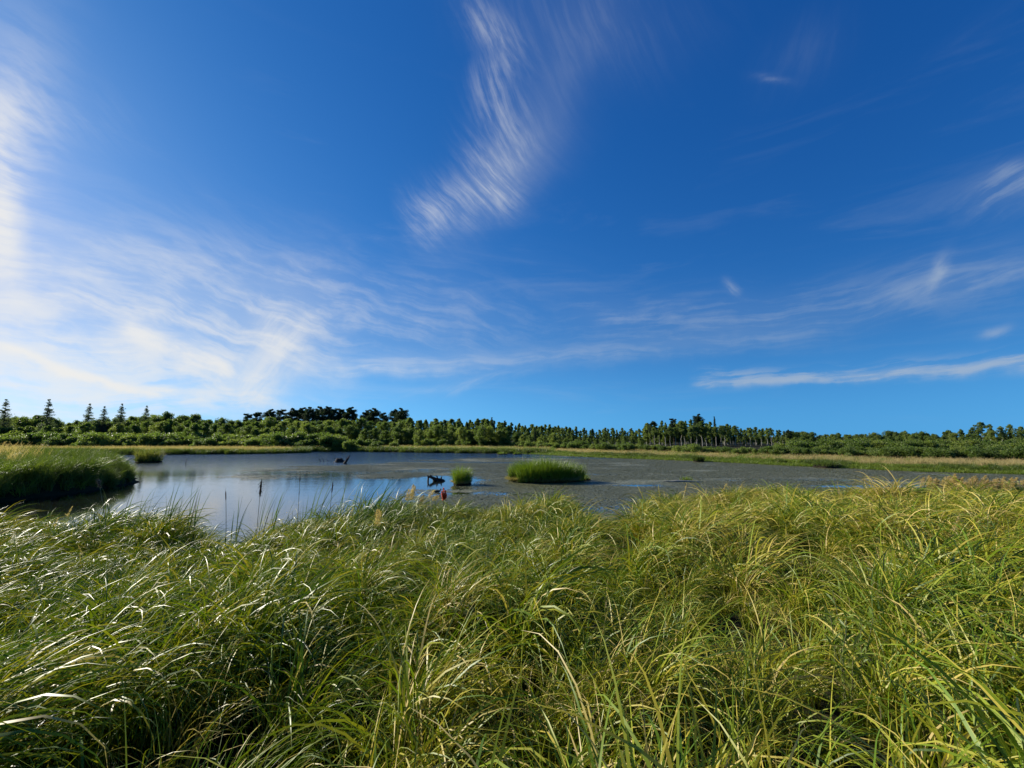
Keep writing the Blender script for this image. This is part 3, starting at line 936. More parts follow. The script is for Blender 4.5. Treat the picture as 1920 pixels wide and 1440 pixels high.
shrub_belt(-240, 640, 18, 100, 108, 808, 812, 'green willow shrub in the thicket behind the left meadow', 'shrubs behind the left meadow')
shrub_belt(-200, 760, 24, 97, 102, 816, 824, 'green willow shrub in the thicket behind the left meadow', 'shrubs behind the left meadow')
dep = lambda px: float(np.interp(px, [600, 900, 1000, 1100, 1340, 1500, 1700, 1920, 2200], [112, 104, 98, 84, 68, 60, 53, 48.5, 43]))
shrub_belt(680, 1340, 15, lambda p: dep(p), lambda p: dep(p) + 6, 820, 834, 'dark willow shrub at the foot of the middle treeline', 'shrubs below the middle treeline')
shrub_belt(1340, 2230, 17, lambda p: dep(p), lambda p: dep(p) + 5, 835, 838, 'dark willow shrub in the hedge behind the right meadow', 'shrubs behind the right meadow')
shrub_belt(1480, 2230, 20, lambda p: dep(p) + 8, lambda p: dep(p) + 14, 824, 822, 'dark willow shrub in the hedge behind the right meadow', 'shrubs behind the right meadow')


# ------------------------------------------------------------------ grass: scattered tufts
def scatter(name, meshes, pts, rz, scale, idx, label, cat, tilt=0.06):
    col = bpy.data.collections.new(name + '_tufts')
    for i, me in enumerate(meshes): link('%s_tuft_%02d' % (name, i), me, col=col)
    n = len(pts)
    me = bpy.data.meshes.new(name); me.vertices.add(n); me.vertices.foreach_set('co', np.asarray(pts, float).ravel())
    rot = np.zeros((n, 3)); rot[:, 2] = rz
    rot[:, 0] = rng.normal(size=n) * tilt; rot[:, 1] = rng.normal(size=n) * tilt
    me.attributes.new('rot', 'FLOAT_VECTOR', 'POINT').data.foreach_set('vector', rot.ravel())
    sc = np.asarray(scale, float)
    sc = np.stack([sc] * 3, 1) if sc.ndim == 1 else sc
    me.attributes.new('scl', 'FLOAT_VECTOR', 'POINT').data.foreach_set('vector', sc.ravel())
    me.attributes.new('idx', 'INT', 'POINT').data.foreach_set('value', np.asarray(idx, np.int32))
    o = link(name, me)
    nt = bpy.data.node_groups.new(name, 'GeometryNodeTree')
    nt.interface.new_socket('Geometry', in_out='INPUT', socket_type='NodeSocketGeometry')
    nt.interface.new_socket('Geometry', in_out='OUTPUT', socket_type='NodeSocketGeometry')
    gi = nt.nodes.new('NodeGroupInput'); go = nt.nodes.new('NodeGroupOutput')
    ci = nt.nodes.new('GeometryNodeCollectionInfo'); ci.inputs[0].default_value = col
    ci.inputs['Separate Children'].default_value = True; ci.inputs['Reset Children'].default_value = True
    ip = nt.nodes.new('GeometryNodeInstanceOnPoints')
    def na(nm, ty):
        a = nt.nodes.new('GeometryNodeInputNamedAttribute'); a.data_type = ty; a.inputs[0].default_value = nm
        return a.outputs[0]
    e = nt.nodes.new('FunctionNodeEulerToRotation'); nt.links.new(na('rot', 'FLOAT_VECTOR'), e.inputs[0])
    nt.links.new(gi.outputs[0], ip.inputs['Points']); nt.links.new(ci.outputs[0], ip.inputs['Instance'])
    ip.inputs['Pick Instance'].default_value = True
    nt.links.new(na('idx', 'INT'), ip.inputs['Instance Index'])
    nt.links.new(e.outputs[0], ip.inputs['Rotation']); nt.links.new(na('scl', 'FLOAT_VECTOR'), ip.inputs['Scale'])
    nt.links.new(ip.outputs[0], go.inputs[0])
    md = o.modifiers.new('tufts', 'NODES'); md.node_group = nt
    tag(o, label, cat, kind='stuff')
    return o


def tuft(n, rad, lmin, lmax, w, tilt, bend, azs, mat, segs=6, tint=(0.5, 0.22), name='tuft', heads=0, power=1.2):
    mb = MB()
    a = rng.random(n) * 6.28; r = rad * np.sqrt(rng.random(n))
    base = np.stack([r * np.cos(a), r * np.sin(a), np.full(n, -0.04)], 1)
    ribbons(mb, base, rng.uniform(lmin, lmax, n), w * rng.uniform(0.6, 1.3, n), rng.normal(0, azs, n),
            np.abs(rng.normal(tilt, tilt * 0.5, n)), bend * rng.uniform(0.5, 1.3, n), segs, rng.normal(0, 0.3, n),
            np.clip(rng.normal(tint[0], tint[1], n), 0, 1), power=power)
    for _ in range(heads):
        h = rng.uniform(lmin, lmax) * 1.15
        az = rng.normal(0, azs)
        b = np.array([[rng.normal() * rad * 0.5, rng.normal() * rad * 0.5, 0]])
        p = ribbons(mb, b, [h], [0.006], [az], [0.1], [0.5], 6, 0.0, 0.8)[0]
        m = 60
        f = rng.uniform(0.72, 1.0, m)
        c = np.stack([np.interp(f, np.linspace(0, 1, 7), p[:, j]) for j in range(3)], 1)
        c += rng.normal(size=(m, 3)) * 0.018 * (1.1 - (f[:, None] - 0.72) / 0.28)
        leaf_quads(mb, c, 0.035, rng.uniform(0.2, 1.0, m), mat=1, aspect=0.3)
    mats = [M[mat], M['plume']] if heads else M[mat]
    return mb.mesh(name, mats)


def region(n, x0, x1, y0, y1, keep):
    x = rng.uniform(x0, x1, n); y = rng.uniform(y0, y1, n)
    k = keep(x, y, pond_sd(x, y)); x, y = x[k], y[k]
    return x, y, land_z(x, y)


# reeds on the left bank
def left_bank():
    ms = [tuft(46, 0.25, 1.0, 1.55, 0.022, 0.12, 0.9, 1.4, 'bank', 6, (0.42, 0.2), 'bank_reed') for _ in range(5)]
    ms += [tuft(40, 0.3, 0.9, 1.4, 0.03, 0.3, 1.3, 2.0, 'lowgreen', 6, (0.35, 0.2), 'bank_reed') for _ in range(3)]  # brighter green leaves put the sunlit bank top into their colour
    ms += [tuft(34, 0.25, 1.1, 1.5, 0.018, 0.12, 0.7, 0.9, 'straw', 6, (0.5, 0.25), 'bank_reed', 8) for _ in range(3)]
    x, y, z = region(26000, -70, -24, 12, 66, lambda x, y, s: (s > 0.0) & (x < -25.3) & (s < 24) & (y < 60) & ((s < 5) | (rng.random(len(x)) < 0.4)))
    sd = pond_sd(x, y)
    n = len(x)
    idx = np.where(sd < 1.0, rng.integers(0, 6, n), np.where(rng.random(n) < np.interp(sd, [4, 9], [0.0, 0.35]), rng.integers(8, 11, n), rng.integers(2, 8, n)))
    sc = rng.uniform(0.65, 1.15, n) * np.interp(sd, [-0.2, 1.2, 3, 10], [0.55, 0.95, 1.0, 1.2]) * (0.62 + 0.75 * fbm(x, y, 0.55, 3, 5))
    scatter('left_bank_reeds', ms, np.stack([x, y, z], 1), rng.normal(0, 1.0, n), sc, idx,
            'dense dark reeds with tan tops on the near left bank', 'reeds')

# far shores: dark sedge fringe, low bright green, dry meadow
def far_shores():
    ms = [tuft(60, 0.55, 0.8, 1.25, 0.035, 0.2, 0.8, 2.0, 'bank', 4, (0.45, 0.2), 'shore_sedge') for _ in range(5)]
    def keep(x, y, s):
        left = (x < 6) & (y > 74)
        right = (x >= 6) & (y > 28)
        patchy = fbm(x, y, 0.35, 3, 31)
        return (left & (s > 0) & (s < 2.6)) | (right & (s > 0.9) & (s < 3.6) & (patchy > 0.50))
    x, y, z = region(60000, -100, 90, 28, 104, keep); n = len(x)
    sc = rng.uniform(0.65, 1.05, n) * np.where(x > 6, 0.52, 0.95) * (0.75 + 0.5 * fbm(x, y, 0.25, 2, 8))
    scatter('shore_sedge', ms, np.stack([x, y, z], 1), rng.random(n) * 6.28, sc, rng.integers(0, 5, n),
            'dark sedge fringe along the far shore of the pond', 'sedge')
    ms = [tuft(50, 0.5, 0.25, 0.5, 0.03, 0.35, 0.9, 2.0, 'lowgreen', 3, (0.5, 0.22), 'shore_green') for _ in range(4)]
    x, y, z = region(80000, -40, 90, 26, 104, lambda x, y, s: ((x > 2) & (s > -0.8) & (s < 3.4)) | ((x <= 2) & (y > 84) & (s > 1.5) & (s < 12) & (fbm(x, y, 0.15, 3, 41) > 0.4)))
    z = np.maximum(z, 0.0); n = len(x)
    sc = rng.uniform(0.7, 1.2, n) * np.where(x > 2, 0.9, 1.7)
    scatter('shore_greens', ms, np.stack([x, y, z], 1), rng.random(n) * 6.28, sc, rng.integers(0, 4, n),
            'bright low green plants along the far water edge', 'plants')
    ms = [tuft(56, 0.6, 0.55, 0.95, 0.022, 0.12, 0.5, 1.2, 'straw', 4, (0.55, 0.25), 'meadow_tuft', 3) for _ in range(4)]
    ms += [tuft(56, 0.6, 0.5, 0.9, 0.028, 0.2, 0.7, 1.5, 'lowgreen', 4, (0.6, 0.2), 'meadow_tuft') for _ in range(2)]
    def keep(x, y, s):
        left = (x < -30) & (y > 74) & (y < 106) & (s > 1.6)
        mid = (x >= -30) & (x < 8) & (y > 84) & (s > 3) & (s < 24)
        right = (x >= 8) & (y > 26) & (s > 1.2 + 3.0 * fbm(x, y, 0.22, 3, 71)) & (s < 17)
        return left | mid | right
    x, y, z = region(46000, -130, 100, 26, 112, keep); n = len(x)
    green = np.where(x < 8, np.where(x < -45, 0.25, 0.75), 0.05 + 0.5 * (fbm(x, y, 0.12, 3, 73) > 0.56))
    idx = np.where(rng.random(n) < green, rng.integers(4, 6, n), rng.integers(0, 4, n))
    sc = rng.uniform(0.8, 1.15, n) * np.where(x > 8, 0.72, 1.05)
    scatter('meadow_grass', ms, np.stack([x, y, z], 1), rng.normal(0, 0.6, n), sc, idx,
            'dry tan meadow grass between the pond and the trees', 'grass')

# the deep grass in front
def near_grass():
    ms = []
    def arch(n, w, under, tint, lmin, lmax, bend, rad=0.17, azs=0.6):
        mb = MB()
        for k, (m, l0, l1, ww, tl, bd, tn) in enumerate(((n, lmin, lmax, w, 0.22, bend, tint), (under, 0.3, 0.7, w * 0.8, 0.35, 1.0, (0.25, 0.15)))):  # short under leaves tinted darker, so the gaps' shade is partly painted
            a = rng.random(m) * 6.28; r = rad * np.sqrt(rng.random(m))
            base = np.stack([r * np.cos(a), r * np.sin(a), np.full(m, -0.04)], 1)
            ribbons(mb, base, rng.uniform(l0, l1, m), ww * rng.uniform(0.55, 1.3, m), rng.normal(0, azs * (1 + k), m), np.abs(rng.normal(tl * 0.75, 0.10, m)),
                    bd * rng.uniform(0.45, 1.25, m), 10 if k == 0 else 4, rng.normal(0, 0.45, m), np.clip(rng.normal(*tn, m), 0, 1), power=1.75)
        return mb.mesh('sedge_tuft', M['grass'])
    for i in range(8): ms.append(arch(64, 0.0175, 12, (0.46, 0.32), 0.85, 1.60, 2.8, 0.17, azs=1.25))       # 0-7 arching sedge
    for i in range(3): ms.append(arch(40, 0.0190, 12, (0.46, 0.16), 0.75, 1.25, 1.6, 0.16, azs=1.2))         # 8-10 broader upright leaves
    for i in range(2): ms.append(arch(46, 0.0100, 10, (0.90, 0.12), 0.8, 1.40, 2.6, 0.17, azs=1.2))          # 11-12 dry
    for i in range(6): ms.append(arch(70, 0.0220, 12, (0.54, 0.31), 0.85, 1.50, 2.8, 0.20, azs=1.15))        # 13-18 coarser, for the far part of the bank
    for i in range(2): ms.append(tuft(44, 0.2, 0.7, 1.1, 0.016, 0.22, 1.5, 0.6, 'grass', 6, (0.6, 0.25), 'sedge_tuft', 1))   # 19-20 with seed heads
    def keep(x, y, s):
        d = np.hypot(x, y)
        dens = np.where(d < 7, 1.0, 0.85)
        return (s > -0.25) & (np.abs(x) < 1.3 * y + 4.5) & (rng.random(len(x)) < dens) & (d > 0.35) & ((x > -24) | (y < 11))
    x, y, z = region(11600, -32, 34, -1.2, 22, keep); n = len(x)
    d = np.hypot(x, y)
    hole = fbm(x, y, 0.75, 3, 77)
    k = (hole > 0.44) | (rng.random(n) < 0.7)
    x, y, z, d, hole = x[k], y[k], z[k], d[k], hole[k]; n = len(x)
    r = rng.random(n)
    idx = np.where(d < 7.5, rng.integers(0, 8, n), rng.integers(13, 19, n))
    broad = fbm(x, y, 0.45, 2, 55) > 0.56
    idx = np.where((r < 0.10) | (broad & (r < 0.38)), rng.integers(8, 11, n), idx)
    idx = np.where((r > 0.93), rng.integers(11, 13, n), idx)
    idx = np.where((r > 0.90) & (r <= 0.93) & (r > 0.918) & (d > 9), rng.integers(19, 21, n), idx)
    sd = pond_sd(x, y)
    sc = (0.44 + 0.96 * fbm(x, y, 0.8, 3, 61)) * rng.uniform(0.85, 1.15, n) * np.interp(hole, [0.32, 0.50], [0.58, 1.0])
    sc *= 1.06 * np.interp(sd, [-0.3, 1.0], [0.95, 1.0]) * np.interp(sd, [0, 3, 6], [0.98, 1.05, 1.0]) * np.interp(x, [-12, -4, 4, 10], [0.98, 1.0, 1.0, 1.02])
    sc *= (1 + 0.22 * ell(x, y, -4.8, 13.0, 1.2, 2.0)) * (1 - 0.5 * ell(x, y, -7.0, 10.6, 0.75, 1.6)) * (1 - 0.45 * ell(x, y, 2.6, 13.4, 0.6, 1.6))          # low plants where the water comes in
    lean = -0.12 + (fbm(x, y, 0.45, 3, 91) - 0.5) * 3.2 + rng.normal(0, 0.7, n)
    scatter('foreground_grass', ms, np.stack([x, y, z], 1), lean, sc, idx,
            'deep windblown sedge grass covering the near bank', 'grass')

# leaves lying on the pond where single ones still show
def floating_leaves():
    ms = []
    for i in range(5):
        mb = MB(); m = 95
        a = rng.random(m) * 6.28; r = 1.3 * np.sqrt(rng.random(m))
        cx, cy = r * np.cos(a), r * np.sin(a)
        k = 7; ang = np.linspace(0.25, 6.03, k)
        rad = rng.uniform(0.025, 0.062, m)
        rot = rng.random(m) * 6.28
        tx, ty = rng.normal(0, 0.10, m), rng.normal(0, 0.10, m)
        dx = np.cos(ang[None] + rot[:, None]) * rad[:, None]; dy = 0.8 * np.sin(ang[None] + rot[:, None]) * rad[:, None]
        v = np.stack([cx[:, None] + dx, cy[:, None] + dy, 0.014 + dx * tx[:, None] + dy * ty[:, None] + 0 * dx], -1)
        c = np.stack([cx, cy, np.full(m, 0.012)], -1)[:, None]
        v = np.concatenate([v, c], 1).reshape(-1, 3)
        b0 = np.arange(m) * (k + 1)
        f = np.concatenate([np.stack([b0 + j, b0 + j + 1, b0 + k], 1) for j in range(k - 1)])
        mb.add(v, f, np.repeat(np.clip(rng.normal(0.5, 0.18, m), 0, 1), k + 1))
        ms.append(mb.mesh('floating_leaf_patch', M['pad'], False))
    x = rng.uniform(-30, 55, 60000); y = 16 + 50 * rng.random(60000) ** 1.3
    cov = weed_cover(x, y); sd = pond_sd(x, y); big = fbm(x * 0.45, y, 0.5, 3, 17)
    k = (sd < -0.3) & (cov * 1.1 + (big - 0.5) * 1.6 > 0.88) & (np.abs(x) < 1.3 * y + 3)
    x, y = x[k][:6500], y[k][:6500]; n = len(x)
    scatter('floating_leaves', ms, np.stack([x, y, np.zeros(n)], 1), rng.random(n) * 6.28, np.ones(n), rng.integers(0, 5, n),
            'small olive leaves floating on the open pond', 'pondweed', tilt=0.0)

floating_leaves()
left_bank()
far_shores()
near_grass()


# ------------------------------------------------------------------ things in and beside the pond
def upright_tuft(name, label, pos, rx, ry, h, n, w, mats, cat='sedge', group=None, lean=0.0, skirt=0.25, bend=0.7, rise=0.12, tint=(0.5, 0.22)):
    """a stand of sedge on its own lump of peat: leaves, dead skirt, peat base"""
    root = empty(name, pos); tag(root, label, cat, group)
    def foot(m, grow=1.0):
        a = rng.random(m) * 6.28; r = np.sqrt(rng.random(m)) * grow
        wob = 1 + 0.18 * np.sin(a * 3 + 1.0) + 0.1 * np.sin(a * 5)
        return a, r, np.stack([rx * r * wob * np.cos(a), ry * r * wob * np.sin(a), np.full(m, rise * 0.4)], 1)
    mb = MB(); a, r, base = foot(n)
    ln = h * 1.10 * np.clip(rng.normal(0.9, 0.18, n), 0.3, 1.35) * (1.0 - 0.30 * r ** 3) * (0.82 + 0.36 * fbm(base[:, 0], base[:, 1], 1.6, 2, 12))
    out = np.where(r > 0.55, a, rng.random(n) * 6.28) + rng.normal(0, 0.5, n)
    ribbons(mb, base, ln, w * rng.uniform(0.7, 1.3, n), out * (1 - min(1, lean)) + lean * rng.normal(0.2, 0.6, n),
            np.abs(rng.normal(0.10, 0.07, n)) + 0.10 * r, bend * rng.uniform(0.2, 1.25, n), 5, 0.0, np.clip(rng.normal(*tint, n), 0, 1), power=2.0)
    link('leaves', mb.mesh('leaves', M[mats[0]]), root)
    if skirt:
        m = int(n * skirt); mb = MB(); a = rng.random(m) * 6.28
        base = np.stack([rx * 0.97 * np.cos(a), ry * 0.97 * np.sin(a), np.full(m, rise * 0.6)], 1)
        ribbons(mb, base, h * rng.uniform(0.2, 0.5, m), w, a + rng.normal(0, 0.4, m), rng.uniform(0.3, 0.7, m), rng.uniform(0.8, 1.8, m), 4, 0.0, rng.uniform(0.1, 0.7, m))
        link('dead_skirt', mb.mesh('dead_skirt', M[mats[1]]), root)
    mb = MB(); k = 22; rings = [(1.06, -0.35), (1.04, 0.0), (0.98, rise * 0.5), (0.8, rise), (0.3, rise * 1.2)]
    ang = np.linspace(0, 6.283, k, endpoint=False); v = []
    for f, z in rings:
        wob = 1 + 0.18 * np.sin(ang * 3 + 1.0) + 0.1 * np.sin(ang * 5) + rng.normal(0, 0.03, k)
        v.append(np.stack([rx * f * wob * np.cos(ang), ry * f * wob * np.sin(ang), np.full(k, z) + rng.normal(0, 0.02, k)], 1))
    v = np.concatenate(v + [np.array([[0, 0, rise * 1.25]])]); f = []
    for i in range(len(rings) - 1):
        for j in range(k): f.append((i * k + j, i * k + (j + 1) % k, (i + 1) * k + (j + 1) % k, (i + 1) * k + j))
    mb.add(v, f); mb.add(np.concatenate([v[-k - 1:-1], v[-1:]]), [(j, (j + 1) % k, k) for j in range(k)])
    link('peat_base', mb.mesh('peat_base', M['peat']), root)
    return root


def on_water(px, py): p = at_z(px, py, 0.0); return (p.x, p.y, 0.0)

p = on_water(1020, 905)
upright_tuft('sedge_island', 'wide green sedge island standing in the middle of the pond', (p[0], p[1] + 0.6, 0), 2.38, 1.0, 1.36, 6500, 0.022, ('sedge', 'straw'), 'sedge island')
p = on_water(864, 909)
upright_tuft('sedge_tussock', 'small round green tussock left of the wide sedge island', (p[0], p[1] + 0.3, 0), 0.52, 0.48, 1.05, 1100, 0.018, ('sedge', 'straw'), 'tussock', bend=1.1)
p = on_water(1096, 901)
upright_tuft('sedge_tussock', 'low yellowish tuft at the right end of the wide sedge island', p, 0.38, 0.3, 0.50, 120, 0.018, ('lowgreen', 'straw'), 'tussock', bend=1.0)
p = on_water(1287, 903)
upright_tuft('sedge_tussock', 'low green tuft growing on the pale floating log', (p[0], p[1], 0.0), 0.42, 0.3, 0.34, 150, 0.018, ('lowgreen', 'straw'), 'tussock', bend=1.2, rise=0.08)
p = on_water(265, 867)
upright_tuft('sedge_tussock', 'bushy tussock in the water off the end of the left bank', (p[0], p[1] + 1.0, 0), 1.25, 1.0, 1.65, 900, 0.035, ('bank', 'bank'), 'tussock', bend=1.2, tint=(0.75, 0.2))
for px, py, r, h, lab in ((941, 852, 0.9, 0.5, 'tiny green tuft, left of the pair off the far shore'), (970, 852, 0.8, 0.42, 'tiny green tuft, right of the pair off the far shore')):
    p = on_water(px, py)
    upright_tuft('sedge_tussock', lab, p, r, r * 0.6, h, 160, 0.03, ('lowgreen', 'straw'), 'tussock', bend=1.0, skirt=0)
for px, py, r, h, lab in ((1310, 866, 0.6, 0.75, 'small dark tussock at the water edge of the right shore'),
                          (1552, 877, 1.25, 0.75, 'broad dark mound of sedge at the water edge of the right shore'),
                          (1181, 858, 1.1, 0.75, 'dark rounded tussock at the left end of the right shore')):
    p = on_water(px, py)
    upright_tuft('sedge_tussock', lab, p, r, r * 0.7, h, 500, 0.03, ('bank', 'bank'), 'tussock', bend=1.5, tint=(0.22, 0.15), rise=0.3)


def rough_tube(mb, pts, radii, sides=8, amp=0.12, **k):
    tube(mb, pts, radii, sides, **k)
    last = mb.v[-3] if k.get('cap', True) else mb.v[-1]
    last += rng.normal(size=last.shape) * amp * np.mean(radii)


def driftwood():
    # stump with its branches far out on the pond
    p = on_water(636, 866); root = empty('tree_stump', p); root.scale = (0.8, 0.8, 0.8); tag(root, 'dark flat topped stump out on the far water', 'stump')
    mb = MB(); k = 14; ang = np.linspace(0, 6.283, k, endpoint=False); v = []
    prof = [(0.85, -0.3), (0.80, 0.02), (0.58, 0.12), (0.46, 0.30), (0.42, 0.46), (0.40, 0.52), (0.0, 0.48)]
    for f, z in prof:
        wob = 1 + 0.16 * np.sin(ang * 2 + 0.5) + 0.12 * np.sin(ang * 5 + z * 4)
        v.append(np.stack([f * wob * np.cos(ang), f * 0.8 * wob * np.sin(ang), z + 0.05 * np.sin(ang * 3 + 1) * (z > 0.2)], 1))
    f = [(i * k + j, i * k + (j + 1) % k, (i + 1) * k + (j + 1) % k, (i + 1) * k + j) for i in range(len(prof) - 1) for j in range(k)]
    mb.add(np.concatenate(v), f); link('trunk_base', mb.mesh('trunk_base', M['drift']), root)
    for a, L in ((0.3, 1.0), (2.8, 0.8), (4.4, 0.7)):
        mb = MB(); e = np.array([math.cos(a) * L, math.sin(a) * L, -0.05])
        rough_tube(mb, limb_path((0, 0, 0.25), e, 0.12, 5, 0.04), [0.16, 0.13, 0.1, 0.07, 0.03]); link('root', mb.mesh('root', M['drift'], False), root)
    p = on_water(648, 869); root = empty('drift_branch', p); tag(root, 'dark upturned branch just right of the flat stump', 'driftwood')
    mb = MB(); rough_tube(mb, [(-0.25, 0, -0.1), (-0.05, 0, 0.12), (0.15, 0, 0.40), (0.32, 0, 0.70), (0.42, 0, 0.95)], [0.17, 0.15, 0.12, 0.08, 0.03]); link('limb', mb.mesh('limb', M['drift'], False), root)
    mb = MB(); rough_tube(mb, [(0.15, 0, 0.36), (0.05, 0.1, 0.62), (0.10, 0.1, 0.72)], [0.07, 0.05, 0.02]); link('twig', mb.mesh('twig', M['drift'], False), root)
    mb = MB(); rough_tube(mb, [(-0.3, 0, -0.05), (-0.1, -0.05, 0.03), (0.2, -0.1, -0.03)], [0.08, 0.13, 0.05]); link('foot', mb.mesh('foot', M['drift'], False), root)
    for px, py, L, lab in ((602, 865, 0.62, 'leftmost of three thin sticks leaning out of the far water'), (608, 865, 0.55, 'middle one of three thin sticks leaning out of the far water'),
                           (615, 865, 0.36, 'shortest of three thin sticks leaning out of the far water')):
        mb = MB(); tube(mb, limb_path((0.1, 0, -0.2), (-L * 0.6, 0, L * 0.75), 0.02, 5, 0.02), [0.05, 0.045, 0.04, 0.03, 0.02], 6)
        o = link('drift_stick', mb.mesh('drift_stick', M['drift']), loc=on_water(px, py)); tag(o, lab, 'stick', 'sticks beside the far stump')
    mb = MB(); tube(mb, limb_path((0, 0, -0.3), (0.03, 0, 0.55), 0, 4, 0.02), [0.035, 0.03, 0.028, 0.02], 6)
    o = link('stake', mb.mesh('stake', M['drift']), loc=on_water(348, 870)); tag(o, 'thin upright stake in the open water at left', 'stake')
    # gnarled root nearer the sedge island
    p = on_water(818, 902); root = empty('gnarled_root', p); tag(root, 'black gnarled root with knobs left of the small round tussock', 'driftwood')
    mb = MB(); rough_tube(mb, [(-0.62, 0, 0.28), (-0.45, 0.02, 0.30), (-0.22, 0, 0.20), (0.02, 0, 0.10), (0.28, 0, 0.07), (0.52, 0, 0.03), (0.66, 0, -0.06)], [0.06, 0.10, 0.12, 0.12, 0.11, 0.08, 0.03]); link('log', mb.mesh('log', M['drift'], False), root)
    for pts, rr in (([(-0.62, 0, 0.42), (-0.58, 0, 0.20), (-0.60, 0, -0.1)], [0.03, 0.06, 0.06]), ([(-0.48, 0, 0.26), (-0.42, 0.05, 0.40), (-0.30, 0.05, 0.38)], [0.07, 0.06, 0.03]),
                    ([(0.02, 0, 0.08), (0.06, 0, 0.26), (0.02, 0.02, 0.38)], [0.09, 0.06, 0.03]), ([(0.30, 0, 0.06), (0.36, 0, 0.24), (0.40, 0, 0.33)], [0.08, 0.05, 0.025]), ([(-0.2, 0, 0.18), (-0.15, 0, 0.05), (-0.18, -0.05, -0.1)], [0.09, 0.09, 0.07])):
        mb = MB(); rough_tube(mb, pts, rr); link('knob', mb.mesh('knob', M['drift'], False), root)
    p = on_water(820, 923); root = empty('drift_piece', p); tag(root, 'small low piece of driftwood with one upturned end near the red plant', 'driftwood')
    mb = MB(); rough_tube(mb, [(-0.18, 0, 0.03), (-0.08, 0, 0.05), (0.04, 0, 0.05), (0.12, 0, 0.06)], [0.03, 0.055, 0.06, 0.045]); link('log', mb.mesh('log', M['drift'], False), root)
    mb = MB(); rough_tube(mb, [(0.10, 0, 0.05), (0.16, 0, 0.12), (0.19, 0, 0.21)], [0.045, 0.03, 0.016]); link('twig', mb.mesh('twig', M['drift'], False), root)
    p = on_water(1285, 904); root = empty('floating_log', p); tag(root, 'pale bleached log floating under the low green tuft', 'log')
    mb = MB(); rough_tube(mb, [(-1.05, 0.15, 0.02), (-0.6, 0.08, 0.05), (0, 0, 0.05), (0.6, -0.12, 0.04), (1.1, -0.25, 0.01)], [0.05, 0.08, 0.09, 0.07, 0.03], amp=0.06); link('trunk', mb.mesh('trunk', M['greywood'], False), root)
    mb = MB(); rough_tube(mb, [(-1.0, 0.13, 0.03), (-1.3, 0.2, 0.06), (-1.5, 0.22, 0.03)], [0.04, 0.03, 0.015], amp=0.06); link('snag', mb.mesh('snag', M['greywood'], False), root)

driftwood()


def strap(root, base, L, w, az, tilt, bend, tint=0.5, mat='reed', segs=10, name='leaf', power=1.6):
    mb = MB(); ribbons(mb, np.array([base], float), [L], [w], [az], [tilt], [bend], segs, rng.normal(0, 0.25), tint, power=power, wprof=lambda t: (1 - t ** 3) * (0.75 + 0.5 * np.minimum(t * 2, 0.5)))
    return link(name, mb.mesh(name, M[mat]), root)


def cattail(px, top_y, y, label, spike=0.24, lean=0.0, leaves=4, fat=1.0, fluffy=False, second=None):
    """stem, brown spike, bare tip and strap leaves; lean is the sideways shift of the top in metres"""
    top = at_y(px, top_y, y); bx = top.x - lean; g = max(lz(bx, y), -0.25)
    root = empty('cattail', (bx, y, g)); tag(root, label, 'cattail', 'cattails at the near water edge')
    Ht = top.z - g
    path = lambda t: np.array([lean * t ** 1.5, 0.0, Ht * t])
    t1 = 1 - 0.05; t0 = t1 - spike / Ht
    mb = MB(); tube(mb, [path(t) for t in np.linspace(-0.02, t0 + 0.02, 8)], np.linspace(0.008, 0.005, 8), 6); link('stem', mb.mesh('stem', M['stem']), root)
    def sp(a, b, r, nm):
        mb = MB(); ts = np.linspace(a, b, 9); rr = r * np.array([0.35, 0.9, 1, 1.04, 1, 1.02, 0.98, 0.86, 0.3])
        if fluffy: rr = rr * rng.uniform(0.75, 1.35, 9)
        tube(mb, [path(t) for t in ts], rr, 10); link(nm, mb.mesh(nm, M['cattail']), root)
    sp(t0, t1, 0.0115 * fat, 'spike')
    if fluffy:
        mb = MB(); m = 160; f = rng.uniform(t0, t1, m); c = np.array([path(t) for t in f]) + rng.normal(size=(m, 3)) * 0.016 * fat
        leaf_quads(mb, c, 0.03, rng.random(m)); link('fluff', mb.mesh('fluff', M['fluff'], False), root)
    if second: sp(t0 - second - 0.06, t0 - second, 0.009 * fat, 'spike')
    mb = MB(); tube(mb, [path(t1), path(1.0)], [0.003, 0.0015], 5); link('tip', mb.mesh('tip', M['stem']), root)
    for i in range(leaves):
        strap(root, (rng.normal() * 0.03, rng.normal() * 0.03, 0), Ht * rng.uniform(0.6, 0.98), rng.uniform(0.012, 0.019), rng.choice([0.1, 0.3, 2.9]) + rng.normal() * 0.4,
              abs(rng.normal(0.10, 0.06)), rng.uniform(0.1, 0.7), rng.uniform(0.1, 0.7))
    return root

cattail(183, 892, 11.3, 'leaning cattail with a worn brown head, leftmost by the near water', 0.17, -0.42, 2, 1.3, True)
cattail(423, 914, 11.2, 'lone thin cattail standing in the gap of open water', 0.22, -0.12, 1, 1.0)
cattail(491, 893, 11.6, 'cattail with a thick tattered brown head, right of the water gap', 0.40, 0.05, 4, 1.7, True)
cattail(563, 885, 12.4, 'tall slim cattail with a second small head below the first', 0.17, 0.0, 2, 0.9, False, 0.12)
cattail(625, 898, 12.6, 'cattail with a straight dark brown spike, right of the slim tall one', 0.30, 0.08, 3, 1.25)


